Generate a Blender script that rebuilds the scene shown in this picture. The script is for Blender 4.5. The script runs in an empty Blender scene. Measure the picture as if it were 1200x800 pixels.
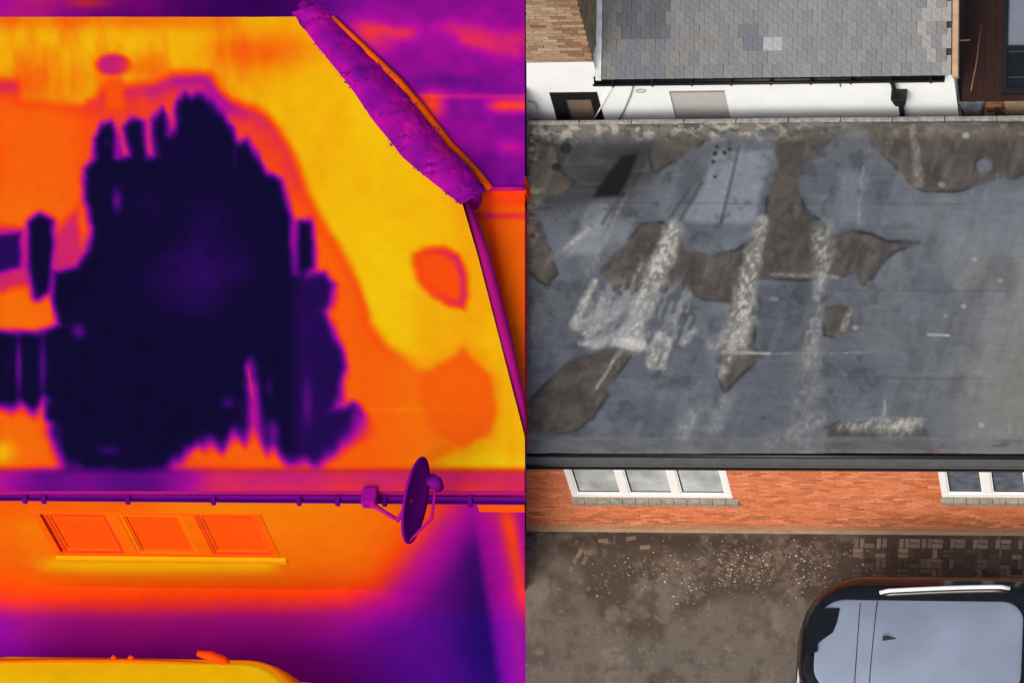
import bpy, bmesh, math, random
import numpy as np
from mathutils import Vector, Matrix

random.seed(7); np.random.seed(7)
SC = bpy.context.scene
COL = SC.collection
R_ = math.radians

# ------------------------------------------------------------------ camera
F_PX, DIST = 4800.0, 60.0                    # long lens, drone far away
ZU, SL = 0.50, 0.33
zr = -SL * ZU; zb = math.sqrt(1 - ZU * ZU - zr * zr)
Zc = Vector((zr, ZU, zb))
k_ = math.hypot(zb, zr); Xc = Vector((zb / k_, 0, -zr / k_))
Yc = Zc.cross(Xc)
Mwc = Matrix((Xc, Yc, Zc)).transposed()       # world -> camera
Rcw = Mwc.transposed()                        # camera -> world
TARGET = Vector((0, 0, 2.35))
CAMLOC = TARGET + Rcw @ Vector((0, 0, DIST))
cd = bpy.data.cameras.new('camera'); cam = bpy.data.objects.new('camera', cd); COL.objects.link(cam)
cam.matrix_world = Matrix.Translation(CAMLOC) @ Rcw.to_4x4()
cd.sensor_width = 36; cd.lens = F_PX / 1200 * 36; cd.clip_end = 2000; cd.clip_start = 1
SC.camera = cam

# ------------------------------------------------------------------ world, sun, exposure (overcast)
SUN_EL, SUN_AZ = 42, 196                      # azimuth clockwise from +Y, the sun stands behind the camera
w = bpy.data.worlds.new('World'); SC.world = w; w.use_nodes = True
nt = w.node_tree; bg = nt.nodes['Background']
sky = nt.nodes.new('ShaderNodeTexSky'); sky.sky_type = 'NISHITA'; sky.sun_disc = False
sky.sun_elevation = R_(SUN_EL); sky.sun_rotation = R_(SUN_AZ); sky.dust_density = 6.0; sky.ozone_density = 0.4; sky.air_density = 1.0
nt.links.new(sky.outputs[0], bg.inputs[0]); bg.inputs[1].default_value = 0.135
sd = bpy.data.lights.new('sun', 'SUN'); sd.energy = 1.4; sd.angle = R_(40); sd.color = (1, .975, .945)
so = bpy.data.objects.new('sun', sd); COL.objects.link(so)
az, el = R_(SUN_AZ), R_(SUN_EL)
sdir = Vector((math.sin(az) * math.cos(el), math.cos(az) * math.cos(el), math.sin(el)))
so.rotation_euler = sdir.to_track_quat('Z', 'Y').to_euler(); so.location = (0, 0, 40)
SC.view_settings.view_transform = 'Standard'; SC.view_settings.look = 'None'
SC.view_settings.gamma = 1; SC.view_settings.exposure = -0.07

# ------------------------------------------------------------------ measuring: where a sight line meets a plane of the place
def ray(px, py):
    return Rcw @ Vector(((px - 600) / F_PX, -(py - 400) / F_PX, -1))
def at(px, py, z=0.0):
    d = ray(px, py); return CAMLOC + d * ((z - CAMLOC.z) / d.z)
def atY(px, py, Y):
    d = ray(px, py); return CAMLOC + d * ((Y - CAMLOC.y) / d.y)
def atP(px, py, P0, N):
    d = ray(px, py); return CAMLOC + d * ((P0 - CAMLOC).dot(N) / d.dot(N))
def proj(p):
    c = Mwc @ (Vector(p) - CAMLOC); return (600 + F_PX * c.x / -c.z, 400 - F_PX * c.y / -c.z)
def xat(px, Y, z):
    x = 0.0
    for _ in range(4):
        a = proj((x, Y, z))[0]; x += (px - a) / 79.0
    return x
SEAM = 616.0

# ------------------------------------------------------------------ numpy noise and shapes (coordinates are plain 2-D)
def lin(c):
    c = np.asarray(c, float) / 255.0
    return np.where(c <= .04045, c / 12.92, ((c + .055) / 1.055) ** 2.4)
def vnoise(x, y, s, seed=0):
    x = x / s; y = y / s
    xi = np.floor(x).astype(int); yi = np.floor(y).astype(int)
    fx = x - xi; fy = y - yi; fx = fx * fx * (3 - 2 * fx); fy = fy * fy * (3 - 2 * fy)
    def h(a, b):
        n = (a * 374761393 + b * 668265263 + seed * 1274126177) & 0x7fffffff
        n = ((n ^ (n >> 13)) * 1274126177) & 0x7fffffff
        return ((n ^ (n >> 16)) & 0xffff) / 65535.0
    return (h(xi, yi) * (1 - fx) + h(xi + 1, yi) * fx) * (1 - fy) + (h(xi, yi + 1) * (1 - fx) + h(xi + 1, yi + 1) * fx) * fy
def fbm(x, y, s, seed=0, o=4):
    t = 0; a = .5; n = 0
    for i in range(o):
        t = t + a * vnoise(x, y, s, seed + i * 17); n += a; a *= .55; s *= .5
    return t / n
def sdist(x, y, poly):                         # signed distance, negative inside
    d = np.full(x.shape, 1e18); ins = np.zeros(x.shape, bool)
    n = len(poly)
    for i in range(n):
        ax, ay = poly[i]; bx, by = poly[(i + 1) % n]
        ex, ey = bx - ax, by - ay
        t = np.clip(((x - ax) * ex + (y - ay) * ey) / (ex * ex + ey * ey + 1e-9), 0, 1)
        d = np.minimum(d, (x - ax - t * ex) ** 2 + (y - ay - t * ey) ** 2)
        if ay != by:
            c = ((ay > y) != (by > y)) & (x < ex * (y - ay) / (by - ay) + ax)
            ins ^= c
    d = np.sqrt(d); return np.where(ins, -d, d)
def sstep(a, b, v):
    t = np.clip((v - a) / (b - a), 0, 1); return t * t * (3 - 2 * t)
def seg(x, y, a, b):
    ex, ey = b[0] - a[0], b[1] - a[1]
    t = np.clip(((x - a[0]) * ex + (y - a[1]) * ey) / (ex * ex + ey * ey), 0, 1)
    return np.hypot(x - a[0] - t * ex, y - a[1] - t * ey), t
def mixc(c, col, m):
    return c * (1 - m[..., None]) + lin(col) * m[..., None]

TP = [(0.00, (11, 12, 40)), (.10, (20, 11, 55)), (.2, (45, 12, 95)), (.32, (98, 12, 128)), (.45, (165, 14, 152)),
      (.55, (200, 36, 105)), (.63, (226, 52, 55)), (.71, (242, 74, 16)), (.8, (238, 108, 12)), (.88, (236, 150, 12)), (.95, (236, 186, 12)), (1.1, (238, 228, 40))]
def therm(t):
    t = np.asarray(t, float); xs = [a for a, _ in TP]
    c = np.stack([np.interp(t, xs, [b[i] for _, b in TP]) for i in range(3)], -1)
    return lin(c)
def th(t): return tuple(float(v) for v in therm(t))

# ------------------------------------------------------------------ materials
def nodes(m):
    m.use_nodes = True; t = m.node_tree; return t, t.nodes['Principled BSDF']
def mat(name, rgb, rough=.8, metal=0, spec=.3, var=.12, scale=6, bump=.0, bscale=40, coat=0):
    m = bpy.data.materials.new(name); t, p = nodes(m)
    c = tuple(lin(rgb)) if max(rgb) > 1.5 else rgb
    tc = t.nodes.new('ShaderNodeTexCoord'); n = t.nodes.new('ShaderNodeTexNoise'); n.inputs['Scale'].default_value = scale; n.inputs['Detail'].default_value = 6
    t.links.new(tc.outputs['Object'], n.inputs['Vector'])
    r = t.nodes.new('ShaderNodeMapRange'); r.inputs[1].default_value = .3; r.inputs[2].default_value = .7; r.inputs[3].default_value = 1 - var; r.inputs[4].default_value = 1 + var
    t.links.new(n.outputs[0], r.inputs[0])
    mx = t.nodes.new('ShaderNodeVectorMath'); mx.operation = 'SCALE'; mx.inputs[0].default_value = c
    t.links.new(r.outputs[0], mx.inputs['Scale']); t.links.new(mx.outputs[0], p.inputs['Base Color'])
    p.inputs['Roughness'].default_value = rough; p.inputs['Metallic'].default_value = metal; p.inputs['Specular IOR Level'].default_value = spec
    p.inputs['Coat Weight'].default_value = coat
    if bump: addbump(t, p, bump, bscale)
    return m
def addbump(t, p, s, sc):
    n = t.nodes.new('ShaderNodeTexNoise'); n.inputs['Scale'].default_value = sc; n.inputs['Detail'].default_value = 5
    tc = t.nodes.new('ShaderNodeTexCoord'); t.links.new(tc.outputs['Object'], n.inputs['Vector'])
    b = t.nodes.new('ShaderNodeBump'); b.inputs['Strength'].default_value = s; b.inputs['Distance'].default_value = .02
    t.links.new(n.outputs[0], b.inputs['Height']); t.links.new(b.outputs[0], p.inputs['Normal'])
def vmat(name, rough=.85, spec=.25, var=.1, scale=30, bump=.0, bscale=60, src='attr'):
    m = bpy.data.materials.new(name); t, p = nodes(m)
    if src == 'attr':
        a = t.nodes.new('ShaderNodeAttribute'); a.attribute_name = 'Col'; out = a.outputs['Color']
    else:
        a = t.nodes.new('ShaderNodeObjectInfo'); out = a.outputs['Color']
    tc = t.nodes.new('ShaderNodeTexCoord'); n = t.nodes.new('ShaderNodeTexNoise'); n.inputs['Scale'].default_value = scale; n.inputs['Detail'].default_value = 6
    t.links.new(tc.outputs['Object'], n.inputs['Vector'])
    r = t.nodes.new('ShaderNodeMapRange'); r.inputs[1].default_value = .3; r.inputs[2].default_value = .7; r.inputs[3].default_value = 1 - var; r.inputs[4].default_value = 1 + var
    t.links.new(n.outputs[0], r.inputs[0])
    mx = t.nodes.new('ShaderNodeVectorMath'); mx.operation = 'SCALE'; t.links.new(out, mx.inputs[0]); t.links.new(r.outputs[0], mx.inputs['Scale'])
    t.links.new(mx.outputs[0], p.inputs['Base Color'])
    p.inputs['Roughness'].default_value = rough; p.inputs['Specular IOR Level'].default_value = spec
    if bump: addbump(t, p, bump, bscale)
    return m
_tm = {}
def tmat(t):                                   # false-colour material for one temperature
    k = round(t, 2)
    if k not in _tm: _tm[k] = mat('thermal_%03d' % int(k * 100), tuple(.9 * v for v in th(k)), 1, 0, 0, .06, 3)
    return _tm[k]
M_TH = vmat('thermal_field', 1, 0, .035, 5)
M_ROOF = vmat('felt_roof', .55, .3, .06, 45, .22, 90)
M_DRIVE = vmat('driveway_tarmac', .9, .2, .16, 50, .5, 70)
M_BRICK = vmat('brick_faces', .9, .15, .12, 25, .3, 60)
M_SLATE = vmat('slate_faces', .75, .3, .16, 14, .4, 30, 'obj')
M_PAVER = vmat('paver_faces', .9, .2, .18, 20, .4, 50, 'obj')
M_MORT = mat('mortar', (200, 158, 130), .95, bump=.3)
M_MORT2 = mat('old_mortar', (140, 120, 98), .95, bump=.3)
M_RENDER = mat('white_render', (228, 236, 240), .85, var=.035, scale=2.5, bump=.15, bscale=50)
M_UPVC = mat('white_upvc', (240, 243, 244), .35, spec=.4, var=.02)
M_BLACK = mat('black_plastic', (24, 27, 28), .4, spec=.4, var=.2)
M_FASC = mat('fascia_grey', (88, 92, 98), .5, var=.15)
M_DKGREY = mat('dark_lead', (52, 55, 58), .6, var=.2)
M_SILL = mat('tile_sill', (140, 135, 125), .8, var=.25, scale=14)
M_GLASS = mat('pale_window_glass', (176, 184, 188), .12, spec=.6, var=.3, scale=3)
M_GLASSD = mat('dark_window_glass', (92, 100, 112), .1, spec=.6, var=.35, scale=6)
M_BROWNP = mat('brown_blind', (112, 100, 90), .6, var=.12, scale=4)
M_GREYP = mat('grey_blind', (176, 177, 178), .7, var=.05, scale=4)
M_MAROON = mat('maroon_timber', (46, 24, 22), .7, var=.2, scale=5, bump=.2)
M_STONE = mat('coping', (142, 141, 136), .9, var=.35, scale=12, bump=.3)
M_LEDGE = mat('buff_timber', (176, 148, 122), .85, var=.15, scale=8)
M_TARP = mat('grey_tarp', (78, 86, 94), .8, var=.25, scale=10)
M_CARR = mat('car_roof_sky_reflection', (142, 154, 174), .3, metal=.0, spec=.5, var=.14, scale=.9, coat=.5)  # sky reflection on the dark car's roof, painted in as blue-grey
M_CARB = mat('car_dark_paint', (26, 24, 26), .25, spec=.5, var=.1, coat=.6)
M_CARG = mat('car_dark_glass', (22, 25, 27), .12, spec=.5, var=.25, scale=8)
M_SILV = mat('silver_trim', (232, 236, 238), .3, metal=.0, var=.03)
M_TYRE = mat('tyre', (18, 18, 18), .9)
M_GRAVEL = mat('light_crumbs', (165, 142, 118), .95, var=.3, scale=30)
M_SOIL = mat('surrounding_ground', (88, 80, 72), .95, var=.2, scale=.6, bump=.3, bscale=8)
M_WHITE = mat('white_cable', (225, 225, 222), .6)
M_GCABLE = mat('grey_cable', (130, 132, 134), .6)
M_CANE = mat('cane', (120, 95, 74), .8)
M_BUFF = mat('buff_board', (138, 118, 98), .85, var=.12)

# ------------------------------------------------------------------ mesh helpers
def link(name, me, m=None, parent=None):
    o = bpy.data.objects.new(name, me); COL.objects.link(o)
    if m is not None and me is not None: me.materials.append(m)
    if parent is not None: o.parent = parent
    return o
class MB:
    def __init__(s): s.v = []; s.f = []; s.c = []
    def add(s, vs, fs, col=None):
        b = len(s.v); s.v += [tuple(v) for v in vs]; s.f += [tuple(b + i for i in f) for f in fs]
        if col is not None: s.c += [tuple(col)] * len(vs)
    def box(s, x0, x1, y0, y1, z0, z1, col=None, bev=0):
        s.hexa([(x0, y0, z0), (x1, y0, z0), (x1, y1, z0), (x0, y1, z0), (x0, y0, z1), (x1, y0, z1), (x1, y1, z1), (x0, y1, z1)], col)
    def hexa(s, p, col=None):
        s.add(p, [(0, 3, 2, 1), (4, 5, 6, 7), (0, 1, 5, 4), (1, 2, 6, 5), (2, 3, 7, 6), (3, 0, 4, 7)], col)
    def prism(s, top, dz, col=None):            # polygon (counter-clockwise from above) pushed down by dz
        n = len(top); bot = [(p[0], p[1], p[2] - dz) for p in top]
        s.add(list(top) + bot, [tuple(range(n)), tuple(range(2 * n - 1, n - 1, -1))] + [(i, n + i, n + (i + 1) % n, (i + 1) % n) for i in range(n)], col)
    def tube(s, pts, r, n=8, cap=True, col=None):
        pts = [Vector(p) for p in pts]; rs = r if isinstance(r, (list, tuple)) else [r] * len(pts)
        rings = []
        for i, p in enumerate(pts):
            d = (pts[min(i + 1, len(pts) - 1)] - pts[max(i - 1, 0)]).normalized()
            a = d.orthogonal().normalized() if i == 0 else (a - d * a.dot(d)).normalized()
            b = d.cross(a)
            rings += [p + (a * math.cos(2 * math.pi * k / n) + b * math.sin(2 * math.pi * k / n)) * rs[i] for k in range(n)]
        fs = []
        for i in range(len(pts) - 1):
            for k in range(n):
                fs.append((i * n + k, i * n + (k + 1) % n, (i + 1) * n + (k + 1) % n, (i + 1) * n + k))
        if cap: fs += [tuple(range(n - 1, -1, -1)), tuple((len(pts) - 1) * n + k for k in range(n))]
        s.add(rings, fs, col)
    def mesh(s, name, smooth=False):
        me = bpy.data.meshes.new(name); me.from_pydata(s.v, [], s.f)
        if s.c and len(s.c) == len(s.v):
            a = me.color_attributes.new('Col', 'FLOAT_COLOR', 'POINT')
            arr = np.ones((len(s.v), 4), np.float32); arr[:, :3] = np.array(s.c); a.data.foreach_set('color', arr.ravel())
        if smooth:
            for p in me.polygons: p.use_smooth = True
        me.update(); return me
    def build(s, name, m, parent=None, smooth=False, bevel=0):
        o = link(name, s.mesh(name, smooth), m, parent)
        if bevel:
            b = o.modifiers.new('bevel', 'BEVEL'); b.width = bevel; b.segments = 2; b.limit_method = 'ANGLE'; b.angle_limit = R_(40)
        return o
def thing(name, label, cat, loc=(0, 0, 0), group=None):
    o = link(name, None); o['label'] = label; o['category'] = cat
    o.location = loc; o['_l'] = 1
    if group: o['group'] = group
    return o
def tag(o, label, cat, group=None):
    o['label'] = label; o['category'] = cat
    if group: o['group'] = group
    return o
def struct(o): o['kind'] = 'structure'; return o
def stuff(o): o['kind'] = 'stuff'; return o
def settle(root):                               # children were built in world coordinates: keep them there
    del root['_l']
    bpy.context.view_layer.update()
    inv = root.matrix_world.inverted()
    for ch in root.children: ch.matrix_parent_inverse = inv

def grid(name, P, m, colf, parent=None, disp=None):
    """P: array (rows, cols, 2) of measured points; colf(x, y) -> linear rgb; P3: function to 3-D"""
    xs, ys, P3 = P
    r, c = xs.shape
    V = np.empty((r * c, 3)); k = 0
    if hasattr(P3, 'level'): V = at_many(xs, ys, P3.level)
    else:
        for i in range(r):
            for j in range(c):
                V[k] = P3(xs[i, j], ys[i, j]); k += 1
    if disp is not None: V[:, 2] += disp(xs, ys).ravel()
    F = [(i * c + j, (i + 1) * c + j, (i + 1) * c + j + 1, i * c + j + 1) for i in range(r - 1) for j in range(c - 1)]
    me = bpy.data.meshes.new(name); me.from_pydata(V.tolist(), [], F)
    a = me.color_attributes.new('Col', 'FLOAT_COLOR', 'POINT')
    arr = np.ones((r * c, 4), np.float32); arr[:, :3] = colf(xs, ys).reshape(-1, 3); a.data.foreach_set('color', arr.ravel())
    for p in me.polygons: p.use_smooth = True
    me.update()
    return link(name, me, m, parent)
def rect(x0, x1, y0, y1, step, P3):
    xs = np.linspace(x0, x1, max(2, int((x1 - x0) / step) + 1)); ys = np.linspace(y0, y1, max(2, int((y1 - y0) / step) + 1))
    X, Y = np.meshgrid(xs, ys); return (X, Y, P3)
def atz(z):
    f = lambda x, y: at(x, y, z)
    f.level = z; return f
_Rn = np.array(Rcw); _Cn = np.array(CAMLOC)
def at_many(x, y, z):
    d = np.stack([(x.ravel() - 600) / F_PX, -(y.ravel() - 400) / F_PX, -np.ones(x.size)], -1) @ _Rn.T
    return _Cn + d * ((z - _Cn[2]) / d[:, 2])[:, None]

# ================================================================== GROUND
g = MB(); g.add([(-70, -70, -.03), (70, -70, -.03), (70, 70, -.03), (-70, 70, -.03)], [(0, 1, 2, 3)])
struct(g.build('ground', M_SOIL))

# ---- the driveway in front of the brick house
def drive_col(x, y):
    c = np.broadcast_to(lin((112, 104, 94)), x.shape + (3,)).copy()
    wx = x + 18 * (fbm(x, y, 40, 3) - .5) * 2; wy = y + 16 * (fbm(x, y, 34, 9) - .5) * 2
    dk = sdist(wx, wy, [(660, 622), (1230, 622), (1230, 705), (1000, 712), (930, 705), (870, 700), (800, 716), (770, 735), (735, 745), (700, 722), (672, 690), (672, 650)])
    c = mixc(c, (80, 70, 61), sstep(14, -14, dk) * .9)
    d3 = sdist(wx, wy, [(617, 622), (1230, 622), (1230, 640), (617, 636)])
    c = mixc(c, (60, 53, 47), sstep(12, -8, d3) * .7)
    sp = sstep(.56, .72, fbm(x, y, 55, 21)); c = mixc(c, (84, 75, 66), sp * .7)
    c = mixc(c, (140, 131, 118), sstep(.55, .75, fbm(x, y, 30, 31)) * .5)
    c = mixc(c, (70, 62, 54), sstep(.52, .72, fbm(x, y, 15, 32, 3)) * .3)
    c = mixc(c, (66, 58, 50), sstep(.6, .75, fbm(x, y, 9, 41, 3)) * .3)
    c = mixc(c, (150, 138, 120), sstep(.74, .82, fbm(x, y, 5, 51, 2)) * .35)
    gr = sdist(x, y, [(740, 640), (800, 652), (960, 632), (985, 650), (960, 690), (870, 690), (740, 690)])
    c = mixc(c, (122, 108, 95), sstep(10, -12, gr) * sstep(.5, .7, fbm(x, y, 6, 61, 2)) * .7)
    c = c * np.array([.96, 1.0, 1.04])
    return c
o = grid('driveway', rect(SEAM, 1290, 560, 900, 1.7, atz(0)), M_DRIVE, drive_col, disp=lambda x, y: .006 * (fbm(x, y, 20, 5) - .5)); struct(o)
DRIVE = o
# yard behind
o = grid('rear_yard', rect(SEAM, 1290, -90, 470, 20, atz(-.004)), M_DRIVE, lambda x, y: np.broadcast_to(lin((84, 66, 58)), x.shape + (3,)).copy()); struct(o)

# ---- the yard of the house seen in heat colours
def lower_t(px, py):
    d = sdist(px + 8 * (fbm(px, py, 60, 9) - .5), py + 6 * (fbm(px, py, 60, 19) - .5), [(-300, 300), (620, 300), (600, 540), (548, 568), (504, 616), (474, 655), (442, 688), (400, 704), (320, 709), (150, 712), (-300, 700)])
    t = np.interp(d, [-90, -50, -28, -14, 0, 14, 32, 60, 110], [.82, .80, .765, .72, .62, .50, .42, .34, .31])
    t = t + .05 * np.exp(-((px - 190) / 130) ** 2 - ((py - 670) / 14) ** 2) + .03 * (fbm(px, py, 60, 5) - .5)
    t = t + .12 * np.exp(-((py - 661) / 9) ** 2) * sstep(20, 60, px) * sstep(335, 310, px)
    t = t - .05 * sstep(620, 590, py) * sstep(150, 60, abs(px - 90)) - .03 * sstep(40, 0, px)
    t = t + .07 * sstep(470, 380, px) * sstep(10, 40, d)
    out = sstep(10, 50, d)
    ln = px - (556 + (py - 609) * .15)
    t = t - .13 * np.exp(-(np.minimum(ln, 0) / 46) ** 2) * sstep(7, -7, ln) * sstep(25, 70, d) + .06 * sstep(-6, 14, ln) * out
    e, q = seg(px, py, (594, 600), (622, 740)); t = t + .2 * np.exp(-(e / 9) ** 2) * sstep(590, 615, py) * sstep(760, 690, py)
    e, q = seg(px, py, (590, 590), (614, 820)); t = t + .10 * np.exp(-(e / 18) ** 2)
    return t
def yard_t(x, y):
    t = lower_t(x, y)
    up = y < 300
    t = np.where(up, .33 + .16 * fbm(x, y, 60, 4) + .22 * np.exp(-((x - 105) / 26) ** 2 - ((y - 3) / 7) ** 2) + .1 * np.exp(-((x - 30) / 40) ** 2) - .1 * sstep(150, 260, x), t)
    return t + .03 * (fbm(x, y, 40, 14) - .5)
o = grid('paved_yard', rect(-160, SEAM, -90, 900, 5, atz(0)), M_TH, lambda x, y: therm(yard_t(x, y)) * (np.array([1, 1, 1]) - sstep(700, 735, y)[..., None] * np.array([.32, 0, -.3]))); struct(o)

# ================================================================== BRICK HOUSE WITH THE FLAT FELT ROOF
ZR = 2.5
BROWN = [
 [(1018, 158), (1030, 178), (1048, 192), (1066, 214), (1085, 223), (1130, 222), (1150, 213), (1185, 208), (1215, 192), (1215, 148), (1010, 148)],
 [(905, 158), (985, 152), (962, 174), (942, 196), (936, 222), (940, 243), (962, 262), (972, 276), (1000, 272), (1020, 275), (1040, 283), (1078, 286), (1050, 293), (1036, 303), (1026, 318), (1013, 334), (1003, 318), (975, 324), (940, 326), (890, 327), (872, 340), (866, 360), (850, 352), (826, 352), (806, 340), (792, 326), (800, 291), (830, 298), (862, 296), (884, 282), (898, 250), (905, 220), (914, 190)],
 [(735, 287), (752, 264), (775, 262), (792, 272), (803, 291), (800, 326), (780, 338), (745, 346), (718, 342), (704, 322), (716, 306)],
 [(752, 408), (735, 420), (722, 440), (708, 468), (694, 490), (676, 501), (650, 507), (610, 508), (614, 478), (634, 458), (654, 438), (676, 420), (700, 412), (722, 404)],
 [(862, 338), (878, 344), (884, 380), (882, 406), (890, 418), (872, 436), (850, 459), (842, 440), (848, 414), (856, 380)],
 [(610, 262), (632, 260), (638, 276), (648, 300), (652, 320), (640, 333), (628, 326), (610, 310)],
 [(768, 160), (832, 158), (800, 184), (766, 202), (760, 182)],
 [(966, 503), (985, 494), (1040, 496), (1075, 486), (1088, 510), (1090, 532), (966, 534)],
 [(618, 170), (650, 172), (655, 200), (672, 214), (660, 226), (636, 232), (618, 244)],
 [(968, 362), (985, 356), (1000, 366), (998, 384), (982, 398), (966, 392)]]
def roof_col(x, y):
    wx = x + 6 * (fbm(x, y, 26, 3) - .5); wy = y + 6 * (fbm(x, y, 26, 8) - .5)
    c = np.broadcast_to(lin((92, 97, 107)), x.shape + (3,)).copy()
    c = mixc(c, (106, 112, 118), sstep(1000, 1110, x) * .8)
    c = mixc(c, (124, 124, 122), sstep(1090, 1160, x) * sstep(230, 300, y))
    c = mixc(c, (126, 134, 146), sstep(.5, .75, fbm(x, y, 60, 44)) * .35)
    c = mixc(c, (74, 78, 88), sstep(.5, .3, fbm(x, y * .6, 45, 45)) * .45)
    # sky reflections on wet ponds painted in as pale patches, then other toned areas
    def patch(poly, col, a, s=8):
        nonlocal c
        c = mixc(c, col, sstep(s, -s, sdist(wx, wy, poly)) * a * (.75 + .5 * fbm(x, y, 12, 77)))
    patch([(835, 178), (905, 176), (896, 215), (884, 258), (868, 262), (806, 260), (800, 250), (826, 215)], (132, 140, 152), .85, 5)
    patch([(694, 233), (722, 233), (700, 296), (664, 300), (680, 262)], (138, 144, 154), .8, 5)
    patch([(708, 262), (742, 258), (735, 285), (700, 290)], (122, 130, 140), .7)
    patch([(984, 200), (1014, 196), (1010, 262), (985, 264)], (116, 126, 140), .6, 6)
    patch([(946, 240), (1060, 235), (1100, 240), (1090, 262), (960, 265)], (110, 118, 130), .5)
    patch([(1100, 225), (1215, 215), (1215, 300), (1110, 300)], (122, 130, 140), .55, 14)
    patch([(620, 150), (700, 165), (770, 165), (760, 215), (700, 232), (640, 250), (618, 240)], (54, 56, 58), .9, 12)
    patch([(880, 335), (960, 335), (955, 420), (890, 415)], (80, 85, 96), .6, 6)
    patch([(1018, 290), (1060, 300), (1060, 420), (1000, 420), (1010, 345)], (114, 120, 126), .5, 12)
    # streaky rubbing along the fall of the roof
    u = x + (y - 340) * .34
    c = mixc(c, (134, 138, 144), sstep(.62, .85, vnoise(u, y * .12, 9, 91)) * .14)
    c = mixc(c, (70, 73, 80), sstep(.66, .9, vnoise(u, y * .14, 8, 92)) * .14)
    c = mixc(c, (128, 130, 132), sstep(.7, .9, vnoise(x * .15, y, 4, 93)) * .14)
    bm = np.full(x.shape, 1e9)
    for p in BROWN: bm = np.minimum(bm, sdist(wx, wy, p))
    hole = np.hypot(x - 1152, y - 194) - 10.5
    bm = np.maximum(bm, -hole)
    brown = np.broadcast_to(lin((87, 82, 78)), x.shape + (3,)).copy()
    brown = mixc(brown, (70, 64, 60), sstep(.4, .7, fbm(x, y, 26, 101)) * .8)
    brown = mixc(brown, (98, 86, 76), sstep(.62, .8, fbm(x, y, 18, 105)) * .4)
    brown = mixc(brown, (116, 112, 106), sstep(.6, .85, vnoise(u, y * .2, 5, 102)) * .25)
    brown = mixc(brown, (58, 54, 52), sstep(.5, .75, fbm(x, y, 9, 104, 2)) * .4)
    m = sstep(2.6, -2.6, bm)[..., None]; c = c * (1 - m) + brown * m
    c = mixc(c, (38, 39, 41), np.exp(-((bm - 1.2) / 2.2) ** 2) * .9 * sstep(.3, .62, fbm(x, y, 30, 7)))
    sc = vnoise(u + 5 * vnoise(x, y, 13, 5), y * .3, 2.2, 601); c = mixc(c, (150, 152, 154), sstep(.82, .97, sc) * sstep(.5, .75, fbm(x, y, 40, 602)) * .35)
    c = mixc(c, (52, 54, 58), sstep(.55, .8, fbm(x, y, 14, 603, 3)) * .45 * sstep(1130, 1000, x))
    for ly in (238, 339, 441):                      # laps between the sheets of felt
        c = mixc(c, (64, 66, 70), np.exp(-((y - ly - .004 * (x - 900) - 1.5 * fbm(x, y, 40, ly)) / 1.1) ** 2) * .4 * sstep(.3, .6, fbm(x, y, 60, ly + 1)))
    # margins: gravel-dusted upstand along the back and left, felt apron along the front
    back = sstep(172, 152, y + 10 * (fbm(x, y, 20, 66) - .5)) * (.55 + .45 * sstep(1000, 860, x))
    lf = sstep(640, 622, x + 10 * (fbm(x, y, 14, 67) - .5)) * sstep(330, 250, y)
    e = np.maximum(back, lf)
    ec = np.broadcast_to(lin((108, 106, 100)), x.shape + (3,)).copy()
    ec = mixc(ec, (170, 166, 156), sstep(.5, .72, fbm(x, y * 1.6, 9, 68, 3))); ec = mixc(ec, (72, 70, 66), sstep(.55, .7, fbm(x, y * 1.6, 8, 69, 3)))
    ec = mixc(ec, (92, 84, 76), sstep(860, 1000, x) * .6)
    k = (e * .85)[..., None]; c = c * (1 - k) + ec * k
    c = mixc(c, (150, 118, 96), sstep(.72, .85, fbm(x, y, 8, 70, 2)) * sstep(640, 618, x) * .6)
    ap = sstep(510, 514, y); c = mixc(c, (118, 120, 122), ap * .6 * (.6 + .6 * fbm(x * .4, y, 12, 71)))
    c = mixc(c, (84, 84, 84), ap * .6 * sstep(.55, .75, fbm(x * .5, y * 2, 12, 72)))
    # black hollow and small holes
    hl = sdist(x, y, [(728, 184), (748, 180), (742, 196), (726, 230), (696, 231), (702, 218)])
    c = mixc(c, (42, 43, 44), sstep(34, 0, hl) * .45)
    c = mixc(c, (13, 9, 9), sstep(4, -3, hl))
    for hx, hy, hr in ((838, 180, 2.6), (849, 179, 2.2), (836, 190, 2.2), (838, 207, 1.6), (840, 172, 1.8), (855, 175, 2), (663, 174, 7), (652, 196, 5), (732, 229, 3)):
        c = mixc(c, (24, 24, 25), sstep(hr + 2, hr - 1, np.hypot(x - hx, (y - hy) * 1.1)) * .9)
    for a, b in (((866, 172), (845, 262)), ((822, 215), (795, 262)), ((808, 222), (780, 262)), ((722, 236), (706, 262))):
        d, _ = seg(x, y, a, b); c = mixc(c, (66, 69, 78), sstep(3.2, .8, d) * .7)
    # chalky lime trails
    def chalk(a, b, w0, w1, amt=1, seed=0, col=(170, 170, 166), thr=.38):
        nonlocal c
        d, t = seg(x + 6 * (fbm(x, y, 16, 200 + seed) - .5), y, a, b); ww = w0 + (w1 - w0) * t
        uu = x + (y - 340) * .34
        n = .6 * fbm(uu, y * .9, 4.5, 210 + seed, 2) + .4 * vnoise(uu + 3 * vnoise(x, y, 9, 4), y * .6, 2.4, 310 + seed)
        big = .45 + .75 * fbm(x, y, 34, 410 + seed, 2)
        ww = ww * (.7 + .7 * fbm(x, y, 18, 510 + seed, 2))
        mk = sstep(ww * 1.6, ww * .3, d) * (.34 + .66 * sstep(thr - .06, thr + .36, n)) * amt * big * 1.05
        c = mixc(c, col, np.clip(mk * 1.05, 0, 1))
        c = mixc(c, (200, 200, 197), np.clip(sstep(ww * 1.1, 0, d) * sstep(.46, .82, n) * amt * .85 * big, 0, 1))
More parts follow.
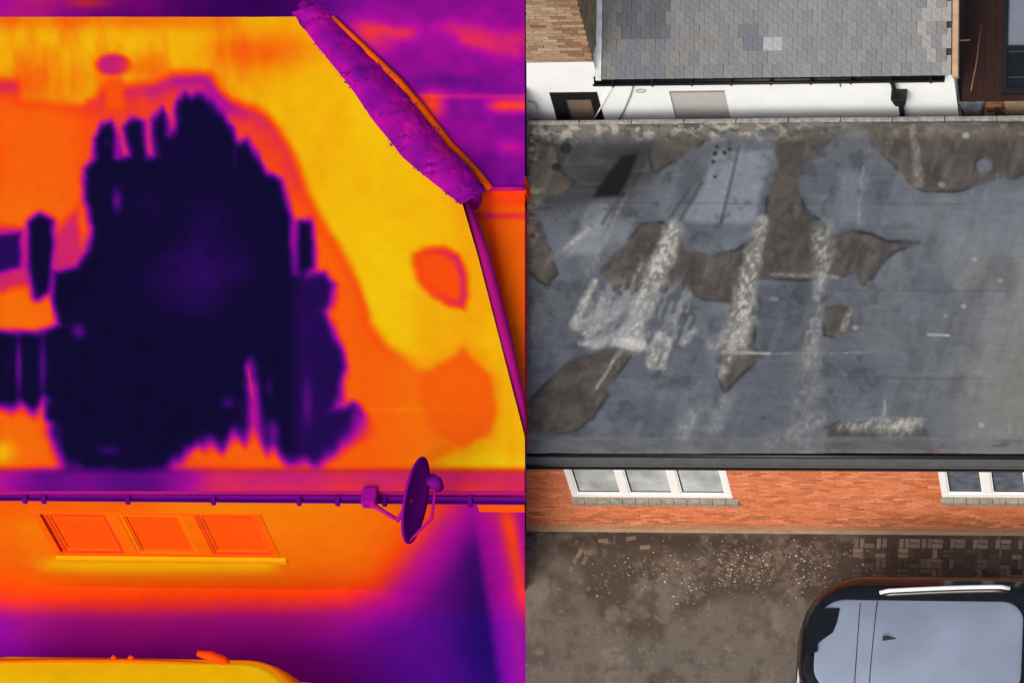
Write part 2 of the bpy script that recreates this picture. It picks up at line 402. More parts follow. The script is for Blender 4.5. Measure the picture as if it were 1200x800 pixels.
    chalk((790, 268), (738, 402), 11, 11, 1.2, 1); chalk((893, 258), (862, 400), 7, 14, 1.1, 2); chalk((965, 274), (960, 330), 13, 8, .75, 3)
    chalk((962, 330), (950, 420), 7, 11, .4, 4); chalk((950, 420), (940, 515), 17, 20, .17, 5); chalk((698, 330), (673, 384), 2, 4, 1.2, 6)
    chalk((676, 378), (696, 404), 4, 7, .6, 7); chalk((700, 400), (750, 392), 8, 8, .5, 8); chalk((722, 400), (752, 404), 5, 6, 1, 9, (215, 216, 214), .2)
    chalk((772, 392), (764, 428), 5, 7, .8, 10); chalk((864, 400), (846, 440), 8, 5, .7, 11); chalk((835, 405), (880, 380), 8, 8, .45, 12)
    chalk((846, 413), (902, 414), 2.2, 1.4, .6, 13, (170, 172, 172), .1); chalk((902, 414), (1022, 413), 1.4, 1, .35, 14)
    chalk((985, 500), (1075, 494), 7, 7, .7, 15); chalk((1040, 505), (1065, 500), 9, 8, .7, 16); chalk((905, 520), (960, 490), 10, 8, .3, 17)
    chalk((998, 362), (988, 386), 3, 3, .9, 18); chalk((1088, 392), (1112, 393), 1.6, 1.4, .8, 19, thr=.1); chalk((1070, 150), (1078, 215), 3, 6, .35, 20, thr=.2)
    chalk((735, 350), (690, 385), 6, 8, .45, 21); chalk((805, 345), (780, 395), 4, 5, .4, 22); chalk((752, 310), (735, 345), 3, 3, .4, 23)
    chalk((640, 310), (690, 268), 4, 3, .35, 24); chalk((1012, 196), (1006, 262), 1.6, 1.6, .6, 25, (128, 138, 148), .1); chalk((700, 455), (728, 410), 1.5, 2, .5, 26, thr=.1)
    chalk((980, 325), (905, 322), 2.5, 2, .35, 27); chalk((1036, 470), (1034, 492), 1.5, 3, .5, 28); chalk((815, 480), (800, 508), 7, 10, .3, 29); chalk((1182, 490), (1184, 505), 2, 3, .4, 30)
    chalk((848, 470), (838, 500), 8, 9, .3, 31); chalk((735, 228), (690, 320), 2, 4, .3, 32); chalk((905, 350), (910, 352), 3, 2, .3, 33)
    for i_, (a, b) in enumerate((((698, 330), (684, 352)), ((684, 352), (672, 380)), ((676, 384), (712, 352)), ((690, 392), (742, 352)), ((700, 404), (750, 372)), ((705, 345), (700, 375)), ((680, 402), (735, 404)), ((722, 402), (748, 408)), ((752, 345), (726, 398)), ((760, 410), (772, 392)), ((776, 430), (786, 398)), ((800, 402), (812, 388)))):
        chalk(a, b, 3.2, 4.2, .62, 60 + i_, (176, 177, 176), .34)
    fx = sdist(x, y, [(672, 380), (700, 330), (800, 330), (830, 400), (760, 412), (690, 405)])
    c = mixc(c, (140, 144, 148), sstep(12, -12, fx) * sstep(.5, .64, vnoise(u * .8 + 3 * vnoise(x, y, 9, 4), y * .45, 4, 301)) * .5)
    for hx, hy, hr in ((1129, 359, 2.4), (1108, 370, 1.8), (1150, 498, 2.5), (1142, 304, 2.5), (1002, 384, 2.6), (1104, 217, 3), (1172, 329, 2), (1132, 160, 3)):
        c = mixc(c, (165, 166, 164), sstep(hr + 1.2, hr - 1, np.hypot((x - hx) * .8, y - hy)) * .7)
    for hx, hy, hr in ((1093, 532, 7), (1070, 213, 5), (1104, 217, 3)):
        c = mixc(c, (120, 84, 58), sstep(hr + 4, hr - 4, np.hypot((x - hx) * .8, y - hy)) * .5)
    c *= (1 + .24 * (fbm(x, y, 5, 400, 3) - .5) + .12 * (vnoise(x * .2, y, 3, 401) - .5))[..., None]
    c = c * np.array([.97, .985, .955])
    return np.clip(c, 0, 1)
def roof_z(x, y):                               # the felt is cockled, ponds lie a little lower
    bm = np.full(x.shape, 1e9)
    for p in BROWN: bm = np.minimum(bm, sdist(x, y, p))
    edge = sstep(165, 146, y) * .05 + sstep(512, 530, y) * .02
    return .012 * sstep(4, -4, bm) + .03 * (fbm(x, y, 90, 12) - .5) + .008 * (fbm(x, y, 12, 13, 2) - .5) + edge

YF = at(900, 532, ZR).y                          # front edge of the roof
YB = at(900, 146, ZR).y                          # back edge
YW = YF + .06                                    # face of the brick wall
house = thing('brick_house', 'orange brick house with stained flat grey felt roof and white windows, beside the driveway', 'house', (xat(900, YW, 0), YW, 0))
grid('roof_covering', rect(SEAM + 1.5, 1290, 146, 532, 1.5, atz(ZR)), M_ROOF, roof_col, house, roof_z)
b = MB()                                         # the slab under the felt
b.prism([at(SEAM + 1.5, 531.5, ZR - .04), at(1290, 531.5, ZR - .04), at(1290, 146.5, ZR - .04), at(SEAM + 1.5, 146.5, ZR - .04)], .2)
b.build('roof_deck', M_DKGREY, house)
# back upstand of pale coping
b = MB(); n = 11
for i in range(n):
    a0 = SEAM + 3 + (1288 - SEAM) * i / n; a1 = SEAM + 3 + (1288 - SEAM) * (i + 1) / n - .8
    p = at(a0, 146, ZR); q = at(a1, 146, ZR)
    cp = MB(); cp.box(p.x, q.x, YB - .0, YB + .07, ZR - .1, ZR + .07 + .006 * random.random()); cp.build('coping_stone', M_STONE, house, bevel=.012)
# front fascia: black drip, grey board, black gutter lip
xl = xat(SEAM + 1, YF - .03, ZR); xr = xat(1290, YF, ZR)
b = MB(); b.tube([(xl, YF - .02, ZR - .015), (xr, YF - .02, ZR - .015)], .035, 10); b.build('roof_drip', M_BLACK, house, True)
b = MB(); b.box(xat(SEAM + 1, YF, 2.2), xr, YF - .035, YW + .03, 2.21, ZR - .05); b.build('fascia_board', M_FASC, house, bevel=.01)
b = MB()
N = 9
prof = [(YF - .07 - .055 * math.cos(math.pi * k / N), 2.25 - .06 * math.sin(math.pi * k / N)) for k in range(N + 1)]
pr = prof + [(y + (.008 if y < YF - .07 else -.008), z + .008) for y, z in reversed(prof)]
xa = xat(SEAM + 1, YF, 2.1)
vs = [(xa, y, z) for y, z in pr] + [(xr, y, z) for y, z in pr]; L = len(pr)
b.add(vs, [(i, (i + 1) % L, L + (i + 1) % L, L + i) for i in range(L)]); b.build('gutter', M_BLACK, house, True)
# windows in the brick wall, measured on the wall face
def wallwin(x0, x1, ytop, ybot): 
    p = atY(x0, ybot, YW); q = atY(x1, ybot, YW); t = atY(x0, ytop, YW)
    return p.x, q.x, p.z, t.z
W1 = (atY(665, 564, YW).x, atY(854, 564, YW).x, atY(760, 582, YW).z, 2.23)
W2 = (atY(1101, 564, YW).x, atY(1262, 564, YW).x, atY(1150, 582, YW).z, 2.23)
WINS = [W1, W2]
xR = xat(1290, YW, 1)
wl = MB()
def strip(z0, z1, xa, xb, cutl=False, parentmb=None, y0=None, y1=None):
    y0_ = (YW + .012) if y0 is None else y0; y1_ = (YW + .24) if y1 is None else y1
    def X(z, y): return xat(SEAM + 1, y, z) if cutl else xa
    parentmb.hexa([(X(z0, y0_), y0_, z0), (xb, y0_, z0), (xb, y1_, z0), (X(z0, y1_), y1_, z0), (X(z1, y0_), y0_, z1), (xb, y0_, z1), (xb, y1_, z1), (X(z1, y1_), y1_, z1)])
strip(-.3, W1[2], 0, xR, True, wl)
strip(W1[2], 2.29, 0, W1[0], True, wl); strip(W1[2], 2.29, W1[1], W2[0], False, wl); strip(W1[2], 2.29, W2[1], xR, False, wl)
wl.build('wall', M_MORT, house)
bk = MB(); bh, bw, j = .052, .165, .011
z = .0; row = 0
basec = [(210, 124, 84), (214, 130, 90), (208, 120, 80), (220, 142, 106), (202, 122, 86), (192, 110, 72), (212, 134, 98)]
while z < 2.25:
    off = 0 if row % 2 else -(bw + j) / 2
    xs = -.5 + off
    x0_seam = xat(SEAM + 1, YW, z)
    while xs < xR:
        a, c_ = max(xs, x0_seam), min(xs + bw, xR)
        pieces = [(a, c_)]
        for (wa, wb, wz, wt) in WINS:
            if z + bh > wz - .06:
                pieces2 = []
                for (s0, s1) in pieces:
                    if s1 <= wa or s0 >= wb: pieces2.append((s0, s1))
                    else:
                        if s0 < wa - .02: pieces2.append((s0, wa))
                        if s1 > wb + .02: pieces2.append((wb, s1))
                pieces = pieces2
        for s0, s1 in pieces:
            if s1 - s0 > .02:
                col = lin(random.choice(basec)) * random.uniform(.92, 1.07)
                if z < .16: col = lin((176, 128, 98)) * random.uniform(.9, 1.1)
                elif z < .45 and random.random() < .25: col = lin((176, 108, 70))
                pz = random.uniform(-.002, .003)
                bk.box(s0, s1, YW - pz, YW + .05, z, z + bh, np.clip(col, 0, 1))
        xs += bw + j
    z += bh + j; row += 1
bh, bw, j = .062, .212, .013
stuff(bk.build('brickwork', M_BRICK, house))
# plinth splay at the foot
b = MB(); b.add([(xat(SEAM + 1, YW - .05, 0), YW - .035, 0), (xR, YW - .035, 0), (xR, YW, .05), (xat(SEAM + 1, YW, .05), YW, .05)], [(0, 1, 2, 3)])
b.build('plinth', mat('plinth_mortar', (150, 126, 102), .9, var=.15, bump=.3), house)
def window(parent, x0, x1, z0, z1, Y, n, fm, gm, fw=.055, thick=.07, sill=None, sillm=None, extra=None, open_top=False):
    wn = MB(); d0, d1 = Y - .01, Y + thick
    wn.box(x0, x1, d0, d1, z0, z0 + fw); wn.box(x0, x1, d0, d1, z1 - fw, z1)
    wn.box(x0, x0 + fw, d0 + .001, d1 - .001, z0 + fw, z1 - fw); wn.box(x1 - fw, x1, d0 + .001, d1 - .001, z0 + fw, z1 - fw)
    w_ = wn.build('window', fm, parent, bevel=.006)
    pw = (x1 - x0 - fw) / n
    for i in range(1, n):
        mb = MB(); xc = x0 + fw / 2 + pw * i; mb.box(xc - fw * .65, xc + fw * .65, d0 + .002, d1 - .002, z0 + fw, z1 - fw); mb.build('mullion', fm, w_, bevel=.005)
    for i in range(n):
        a = x0 + fw + pw * i + (fw * .15 if i else 0); c = x0 + pw * (i + 1) - (fw * .15 if i < n - 1 else 0)
        cs = MB(); s = .022
        cs.box(a, c, d0 + .018, d1 - .01, z0 + fw, z0 + fw + s); cs.box(a, c, d0 + .018, d1 - .01, z1 - fw - s, z1 - fw)
        cs.box(a, a + s, d0 + .019, d1 - .011, z0 + fw + s, z1 - fw - s); cs.box(c - s, c, d0 + .019, d1 - .011, z0 + fw + s, z1 - fw - s)
        cs.build('casement', fm, w_)
        pn = MB(); pn.box(a + s, c - s, Y + .03, Y + .04, z0 + fw + s, z1 - fw - s); pn.build('pane', gm, w_)
        if gm is not None and fm is M_UPVC:
            gs = MB(); q_ = .016; gs.box(a + s, c - s, Y + .022, Y + .0295, z0 + fw + s, z0 + fw + s + q_); gs.box(a + s, a + s + q_, Y + .0222, Y + .0297, z0 + fw + s + q_, z1 - fw - s); gs.build('gasket', M_BLACK, w_)
    if sill:
        k = max(1, int((x1 - x0) / .17))
        for i in range(k):
            sb = MB(); a = x0 - .02 + (x1 - x0 + .1) * i / k; c = x0 - .02 + (x1 - x0 + .1) * (i + 1) / k - .008
            dz = random.uniform(-.004, .004)
            sb.hexa([(a, Y - .05, z0 - .19 + dz), (c, Y - .05, z0 - .19 + dz), (c, Y + .05, z0 - .19), (a, Y + .05, z0 - .19), (a, Y - .05, z0 - .10 + dz), (c, Y - .05, z0 - .10 + dz), (c, Y + .05, z0 - .01), (a, Y + .05, z0 - .01)])
            sb.build('sill_tile', sillm, w_)
    return w_
w1 = window(house, *W1[:2], W1[2], 2.23, YW, 3, M_UPVC, M_GLASS, .09, .07, True, M_SILL)
w2 = window(house, *W2[:2], W2[2], 2.23, YW, 3, M_UPVC, M_GLASSD, .1, .07, True, M_SILL)
settle(house)

# ================================================================== WHITE HOUSE BEHIND
YH = YB + .35
def H(px, py): return atY(px, py, YH)
wh = thing('white_house', 'white rendered house with black gutter and grey slate roof, behind the flat felt roof', 'house', tuple(H(900, 140)))
zt = H(900, 70).z; ze = H(900, 88).z
xs0 = xat(700, YH, ze); xe = xat(1117, YH, ze)
b = MB()
# rendered wall (with openings cut as separate blocks)
Dk = (H(648, 124).x, H(704, 124).x, H(680, 156).z, H(680, 108).z)
Gy = (H(788, 124).x, H(853, 124).x, H(820, 156).z, H(820, 109).z)
def blk(xa, xb, z0, z1, cut=False):
    def X(z, y): return xat(SEAM + 1, y, z) if cut else xa
    y0, y1 = YH, YH + .3
    b.hexa([(X(z0, y0), y0, z0), (xb, y0, z0), (xb, y1, z0), (X(z0, y1), y1, z0), (X(z1, y0), y0, z1), (xb, y0, z1), (xb, y1, z1), (X(z1, y1), y1, z1)])
zbm = Dk[2]
blk(0, xe, -.1, zbm, True)
blk(0, Dk[0], zbm, Dk[3], True); blk(Dk[1], Gy[0], zbm, Dk[3]); blk(Gy[1], xe, zbm, Dk[3]); 
blk(0, xe, Dk[3], ze + .02, True)
blk(0, xs0, ze + .02, zt, True)
for a, c, z0, z1 in (Dk, Gy): pass
b.build('wall', M_RENDER, wh)
fill = MB(); fill.box(Gy[0], Gy[1], YH + .1, YH + .3, zbm, Dk[3]); fill.box(Dk[0], Dk[1], YH + .2, YH + .3, zbm, Dk[3]); fill.build('reveal', M_GREYP, wh)
# windows
f = MB(); d0 = YH - .012; fw = .13
f.box(Dk[0], Dk[1], d0, YH + .12, Dk[3] - .2, Dk[3]); f.box(Dk[0], Dk[0] + .2, d0 + .001, YH + .12, zbm, Dk[3] - .2); f.box(Dk[1] - fw, Dk[1], d0 + .001, YH + .12, zbm, Dk[3] - .2)
dw = f.build('window', M_BLACK, wh, bevel=.006)
f = MB(); f.box(Dk[0] + .2, Dk[1] - fw, YH + .06, YH + .08, zbm, Dk[3] - .2); f.build('pane', M_BROWNP, dw)
f = MB(); f.box(Gy[0], Gy[1], YH + .03, YH + .1, zbm, Dk[3] - .03); gw = f.build('window', M_GREYP, wh)
f = MB(); f.box(Gy[0], Gy[1], YH - .01, YH + .1, Dk[3] - .035, Dk[3] - .002); f.build('window_head', M_GCABLE, gw)
# upper beige brick wall of the taller end, with its side wall running back over the slates
ub = MB(); ztop = H(650, -40).z
def blk2(mb, z0, z1, y0, y1, xb):
    mb.hexa([(xat(SEAM + 1, y0, z0), y0, z0), (xb, y0, z0), (xb, y1, z0), (xat(SEAM + 1, y1, z0), y1, z0), (xat(SEAM + 1, y0, z1), y0, z1), (xb, y0, z1), (xb, y1, z1), (xat(SEAM + 1, y1, z1), y1, z1)])
blk2(ub, zt + .002, ztop, YH + .012, YH + 3.5, xs0 - .012); ub.build('upper_wall', M_MORT2, wh)
bk = MB(); z = zt + .005; row = 0
buff = [(160, 142, 118), (152, 133, 108), (168, 150, 128), (148, 130, 104), (158, 138, 114)]
def bcol():
    r = random.random()
    if r < .06: return lin((132, 88, 66))
    if r < .13: return lin((134, 118, 98))
    return lin(random.choice(buff)) * random.uniform(.9, 1.08)
while z < ztop - .08:
    xs = xs0 - (0 if row % 2 else .11) - .225 * 14
    xm = xat(SEAM + 1, YH, z)
    while xs < xs0 - .03:
        a, c_ = max(xs, xm), min(xs + .215, xs0)
        if c_ - a > .02: bk.box(a, c_, YH - random.uniform(0, .004), YH + .05, z, z + bh, np.clip(bcol() if c_ < xs0 - .25 else (lin((136, 104, 82)) if random.random() < .4 else bcol()), 0, 1))
        xs += .225
    ys = YH + .055 + (0 if row % 2 else .11)
    while ys < YH + 3.4:
        bk.box(xs0 - .03, xs0 + random.uniform(.0, .004), ys, ys + .215, z, z + bh, np.clip(bcol(), 0, 1)); ys += .225
    z += bh + j; row += 1
stuff(bk.build('brickwork', M_BRICK, wh))
# slate roof
PITCH = R_(25); sv = Vector((0, math.cos(PITCH), math.sin(PITCH))); nv = Vector((0, -math.sin(PITCH), math.cos(PITCH)))
P0 = Vector((0, YH - .06, ze + .07))
def on(u, v, h=0): return Vector((u, P0.y, P0.z)) + sv * v + nv * h
b = MB(); LN = 2.6
q = [on(xs0 - .0, .0, -.03), on(xe, .0, -.03), on(xe, LN, -.03), on(xs0, LN, -.03)]
b.hexa([p - nv * .12 for p in q] + q); rf = b.build('roof', M_DKGREY, wh)
sw, sg = .146, .2
sm = MB()
L0 = .30
vs = []
for h0, h1 in ((-.022, -.022 - .02),):
    pass
sm.hexa([(0, 0, .0), (sw - .004, 0, .0), (sw - .004, L0, -.026), (0, L0, -.026), (0, 0, .014), (sw - .004, 0, .014), (sw - .004, L0, -.014), (0, L0, -.014)])
sme = sm.mesh('slate'); sme.materials.append(M_SLATE)
Rm = Matrix(((1, 0, 0), (0, sv.y, sv.z), (0, nv.y, nv.z))).transposed().to_4x4()
greys = [(148, 152, 154), (145, 148, 151), (151, 154, 157), (144, 147, 150), (148, 151, 152), (140, 144, 148)]
nrow = 8
for r in range(nrow):
    u = xs0 + .01 - (sw / 2 if r % 2 else 0)
    while u < xe - .10:
        if u >= xs0 - sw / 2:
            p = on(u, r * sg - .03, .012 + random.uniform(0, .005))
            o = bpy.data.objects.new('slate', sme); COL.objects.link(o); o.parent = rf
            o.matrix_world = Matrix.Translation(p) @ Rm @ Matrix.Rotation(random.uniform(-.012, .012), 4, 'Z')
            px, py = proj(on(u + sw / 2, r * sg + .08))
            col = lin(random.choice(greys)) * random.uniform(.7, .76)
            if 728 < px < 785 and py < 40: col = lin((92, 95, 102)) * random.uniform(.85, 1.1)
            elif px < 900: col = col * (.8 + .15 * max(0, (px - 720) / 180))
            if 715 < px < 775 and 48 < py < 100 and random.random() < .5: col = lin((108, 111, 120))
            if px < 735 and random.random() < .4: col = lin((110, 112, 113))
            if 893 < px < 918 and 36 < py < 66: col = lin((158, 164, 167))
            if 868 < px < 892 and 34 < py < 62: col = lin((106, 111, 120))
            if px > 1080 and random.random() < .4: col = lin((148, 149, 148))
            o.color = (*[float(min(1, v)) for v in col], 1)
        u += sw
# lead flashing where slates meet the taller wall, verge board on the right
fl = MB(); q = [on(xs0, -.05, .07), on(xs0 + .08, -.05, .05), on(xs0 + .08, LN, .05), on(xs0, LN, .07)]
fl.hexa([p - nv * .02 for p in q] + q); fl.build('flashing', mat('pale_flashing', (208, 214, 216), .6, var=.2, scale=9), wh)
vg = MB(); q = [on(xe - .005, -.06, .05), on(xe + .085, -.06, .05), on(xe + .085, LN, .05), on(xe - .005, LN, .05)]
vg.hexa([p - nv * .18 for p in q] + q); vg.build('verge_board', M_LEDGE, wh, bevel=.01)
# gutter and downpipe
gt = MB(); gx0 = xs0 - .05; gx1 = xe - .12
prof = [(-.08 - .075 * math.cos(math.pi * k / 8), -.10 * math.sin(math.pi * k / 8)) for k in range(9)]
prof = prof + [(y * .86 - .01, z + .012) for y, z in reversed(prof)]
L = len(prof); yy, zz = YH - .02, ze + .045
gt.add([(gx0, yy + y, zz + z) for y, z in prof] + [(gx1, yy + y, zz + z) for y, z in prof], [(i, (i + 1) % L, L + (i + 1) % L, L + i) for i in range(L)] + [tuple(range(L)), tuple(range(2 * L - 1, L - 1, -1))])
gut = gt.build('gutter', M_BLACK, wh, True)
for k in range(9):
    u = gx0 + .3 + (gx1 - gx0 - .5) * k / 8; c = MB(); c.box(u - .015, u + .015, yy - .142, yy + .0, zz - .085, zz + .02); c.build('gutter_bracket', M_BLACK, gut)
dp = MB(); hx = H(1055, 112).x; hz = H(1055, 104).z
dp.tube([(hx - .07, yy - .07, zz - .06), (hx - .06, YH - .09, hz + .06), (hx, YH - .09, hz)], .035, 10)
dp.hexa([(hx - .07, YH - .16, hz - .24), (hx + .07, YH - .16, hz - .24), (hx + .07, YH - .01, hz - .24), (hx - .07, YH - .01, hz - .24),
         (hx - .12, YH - .2, hz - .0), (hx + .12, YH - .2, hz - .0), (hx + .12, YH - .005, hz - .0), (hx - .12, YH - .005, hz - .0)])
dp.tube([(hx, YH - .08, hz - .2), (hx, YH - .08, ZR - .5)], .04, 12)
dp.build('downpipe', M_BLACK, wh, bevel=.008)
st = MB(); sx = H(985, 105).x; st.tube([(sx, YH - .01, ze), (sx + .01, YH - .012, ze - .32)], [.02, .008], 6); st.build('pipe_stub', M_GCABLE, wh, True)
settle(wh)
# cables and lamp hoop on the wall
def cable(pts, r, m, label):
    c = MB(); c.tube([atY(x, y, YH - .03) for x, y in pts], r, 6); return tag(c.build('cable', m, smooth=True), label, 'cable')
cable([(719, 99), (712, 112), (704, 126), (695, 142)], .013, M_WHITE, 'thin white cable slanting across the corner of the black framed window')
cable([(743, 98), (739, 112), (732, 128), (724, 143)], .011, M_GCABLE, 'grey cable hanging below the left end of the black gutter on white wall')
c = MB(); cx, cz = H(622, 122).x, H(622, 122).z
c.tube([(cx + .1 * math.cos(a) * 1.1, YH - .1 + .05 * math.sin(a), cz + .14 * math.sin(a)) for a in np.linspace(-1.5, 1.7, 12)], .012, 6)
tag(c.build('wall_hoop', M_GCABLE, smooth=True), 'thin grey curved hoop on the white wall left of black window', 'hoop')
c = MB(); cx, cz = H(751, 105).x, H(751, 105).z
c.tube([(cx + .07 * math.cos(a), YH - .03, cz + .04 * math.sin(a)) for a in np.linspace(0, 6.28, 16)], .006, 5)
tag(c.build('cable_loop', M_GCABLE, smooth=True), 'small coil of thin cable under the black gutter', 'cable')

# ================================================================== MAROON OUTBUILDING AT THE RIGHT
xo0 = xe + .085; zo = H(1150, 115).z
ob = thing('maroon_outbuilding', 'dark maroon timber outbuilding with roof window, right of the slate roof', 'shed', (xo0 + .5, YH, 0))
xo1 = xo0 + 2.2
b = MB(); b.box(xo0, xo1, YH + .01, YH + .2, 0, zo - .02); b.build('wall', M_MORT2, ob)
bk = MB(); z = zo - .02 - 12 * .075
for r in range(12):
    u = xo0 - (r % 2) * .11
    while u < xo0 + .58:
        a = max(u, xo0); bk.box(a, min(u + .215, xo0 + .6), YH - .003, YH + .05, z, z + bh, np.clip(lin(random.choice([(120, 84, 60), (150, 118, 90), (80, 60, 48), (134, 104, 82)])) * random.uniform(.8, 1.1), 0, 1)); u += .225
    z += .075
stuff(bk.build('brickwork', M_BRICK, ob))
b = MB(); b.box(xo0 + .62, xo1, YH - .02, YH + .008, ZR - .3, zo - .03); b.build('buff_panel', M_BUFF, ob, bevel=.005)
pit2 = R_(10); s2 = Vector((0, math.cos(pit2), math.sin(pit2))); n2 = Vector((0, -math.sin(pit2), math.cos(pit2)))
def o2(u, v, h=0): return Vector((u, YH - .05, zo)) + s2 * v + n2 * h
nb = 14; bwid = (xo1 - xo0) / nb
for i in range(nb):
    a = xo0 + bwid * i; b = MB(); h = random.uniform(0, .004)
    q = [o2(a, 0, h), o2(a + bwid - .006, 0, h), o2(a + bwid - .006, 2.6, h), o2(a, 2.6, h)]
    b.hexa([p - n2 * .03 for p in q] + q); b.build('roof_board', M_MAROON, ob)
def P2(px, py): return atP(px, py, o2(0, 0), n2)
def uv2(px, py): p = P2(px, py); return p.x, (p - o2(p.x, 0)).dot(s2)
wa, va = uv2(1178, 112); wb, vb = uv2(1182, -30)
b = MB(); wr = xo1 - .05; 
def bx2(mb, u0, u1, v0, v1, h0, h1):
    q = [o2(u0, v0), o2(u1, v0), o2(u1, v1), o2(u0, v1)]; mb.hexa([p + n2 * h0 for p in q] + [p + n2 * h1 for p in q])
bx2(b, wa - .05, wr, va, va + .08, .004, .07); bx2(b, wa - .05, wr, vb, vb + .08, .004, .07); bx2(b, wa - .05, wa + .02, va + .08, vb, .004, .07); bx2(b, wr - .07, wr, va + .08, vb, .004, .07)
_, vm = uv2(1190, 57); bx2(b, wa + .02, wr - .07, vm - .04, vm + .02, .004, .065)
rw = b.build('roof_window', M_BLACK, ob)
b = MB(); bx2(b, wa + .02, wr - .07, vm + .02, vb, .005, .03); b.build('pane', mat('sky_glass', (120, 128, 142), .15, spec=.6, var=.05), rw)
b = MB(); bx2(b, wa + .02, wr - .07, va + .08, vm - .04, .005, .03); b.build('pane', M_CARG, rw)
for py in (62, 92):
    _, v = uv2(1190, py); b = MB(); bx2(b, wa + .02, wr - .07, v - .01, v + .01, .03, .045); b.build('glazing_bar', M_DKGREY, rw)
settle(ob)
u0, v0 = uv2(1150, 30); u1, v1 = uv2(1138, 108); ub_, vb_ = uv2(1145, 72)
c = MB(); c.tube([o2(u0, v0, .03), o2(ub_, vb_, .035), o2(u1, v1, .03)], [.012, .014, .011], 8)
tag(c.build('cane', M_CANE, smooth=True), 'thin brown cane lying on the dark maroon boards', 'cane')
u0, v0 = uv2(1121, 49); c = MB(); c.tube([o2(u0, v0, .03), o2(u0 + .2, v0 + .01, .035)], [.016, .009], 8)
tag(c.build('wooden_peg', M_LEDGE, smooth=True), 'short pale wooden peg at the left edge of the maroon boards', 'peg')
# tarp hanging over the brick
c = MB(); pts = []
nn = 7
for i in range(nn):
    for k_i in range(6):
        t = i / (nn - 1); s = k_i / 5
        wdt = (.20) * (1 - .72 * t)
        p = H(1136, 116); z = zo - .0 - t * .62
        pts.append((p.x + .03 + (s - .5) * 2 * wdt + .05 * t, YH - .035 - .03 * math.sin(s * 9 + t * 3) - .02 * t, z))
c.add(pts, [(i * 6 + k, i * 6 + k + 1, (i + 1) * 6 + k + 1, (i + 1) * 6 + k) for i in range(nn - 1) for k in range(5)])
o = c.build('tarpaulin', M_TARP, smooth=True); md = o.modifiers.new('t', 'SOLIDIFY'); md.thickness = .01
tag(o, 'grey blue scrap of tarpaulin hanging on brown brick below maroon boards', 'tarpaulin')

# ================================================================== PAVERS AND CRUMBS ON THE DRIVEWAY
pm = MB(); pm.hexa([(0, 0, -.02), (.155, 0, -.02), (.155, .072, -.02), (0, .072, -.02), (.004, .004, .012), (.151, .004, .012), (.151, .068, .012), (.004, .068, .012)])
pme = pm.mesh('paver'); pme.materials.append(M_PAVER)
def paver(x, y, rz, col, z=.0):
    o = bpy.data.objects.new('paver', pme); COL.objects.link(o); o.parent = DRIVE
    o.location = (x, y, z); o.rotation_euler = (0, 0, rz); o.color = (*[float(v) for v in lin(col) * random.uniform(.75, 1.1)], 1)
px0 = at(1000, 640, 0).x; px1 = at(1290, 640, 0).x; ytop = YW - .09
cnt = 0
for i in range(int((px1 - px0) / .1)):
    for k in range(8):
        # basket weave cells of two bricks
        pass
cell = .165
for ci in range(int((px1 - px0) / cell) + 1):
    for cj in range(5):
        x = px0 + ci * cell; y = ytop - cj * cell - .165
        if cj == 4 and ci % 3: continue
        pr_ = random.random()
        if ci < 4 and pr_ < .55: continue
        dark = (84, 75, 67) if (pr_ < .42 and cj > 0) else ((126, 116, 104) if cj < 2 else (106, 97, 87))
        for h in range(2):
            cc = dark if random.random() < .7 else (76, 68, 61)
            if (ci + cj) % 2: paver(x + random.uniform(-.003, .003), y + h * .082, random.uniform(-.03, .03), cc, random.uniform(-.004, .002))
            else: paver(x + (h + 1) * .082, y + random.uniform(-.003, .003), math.pi / 2 + random.uniform(-.03, .03), cc, random.uniform(-.004, .002))
            cnt += 1
for px, py, rz in ((678, 662, 1.35), (683, 652, 1.2), (688, 648, .1), (676, 668, 1.5), (738, 632, .2), (754, 642, .1), (705, 634, .05), (690, 660, 1.3)):
    p = at(px, py, 0); paver(p.x - .05, p.y - .03, rz, (136, 120, 102), -.007)
cr = MB()
rr = random.Random(3)
tries = 0; made = 0
while made < 1150 and tries < 30000:
    tries += 1
    if rr.random() < .8:
        px = rr.gauss(880, 80); py = rr.gauss(663, 15) - (px - 880) * .06
    else: px = rr.uniform(640, 1030); py = rr.gauss(668, 22)
    if px < 690 or py < 632 or py > 712 or px > 1040: continue
    if rr.random() > 1.3 * float(fbm(np.array([px]), np.array([py]), 22, 88)[0]): continue
    p = at(px, py, 0); s = rr.uniform(.008, .024) * (1.7 if rr.random() < .06 else 1); h = s * .5; a = rr.uniform(0, 3.14)
    ca, sa = math.cos(a) * s, math.sin(a) * s; e = rr.uniform(.4, .9)
    col = np.clip(lin(rr.choice([(156, 146, 132), (132, 121, 108), (182, 174, 162), (112, 92, 76), (92, 78, 66), (128, 112, 96)])), 0, 1)
    cr.add([(p.x + ca, p.y + sa, -.002), (p.x - sa * e, p.y + ca * e, -.002), (p.x - ca, p.y - sa, -.002), (p.x + sa * e, p.y - ca * e, -.002), (p.x + ca * .2, p.y + sa * .1, h)],
           [(0, 1, 4), (1, 2, 4), (2, 3, 4), (3, 0, 4)], col); made += 1
o = stuff(cr.build('rubble', M_BRICK)); o['label'] = 'pale crumbs of rubble scattered on the dark driveway below the brick wall'; o['category'] = 'rubble'
gd = MB(); p = at(622, 637, 0)
gd.tube([(p.x, p.y, -.02), (p.x, p.y, .07)], .10, 16); gd.tube([(p.x, p.y, .07), (p.x, p.y, .075)], .07, 16)
tag(gd.build('drain_gully', M_TARP, bevel=.01), 'small dark blue grey drain gully at the left foot of the orange brick wall', 'drain')

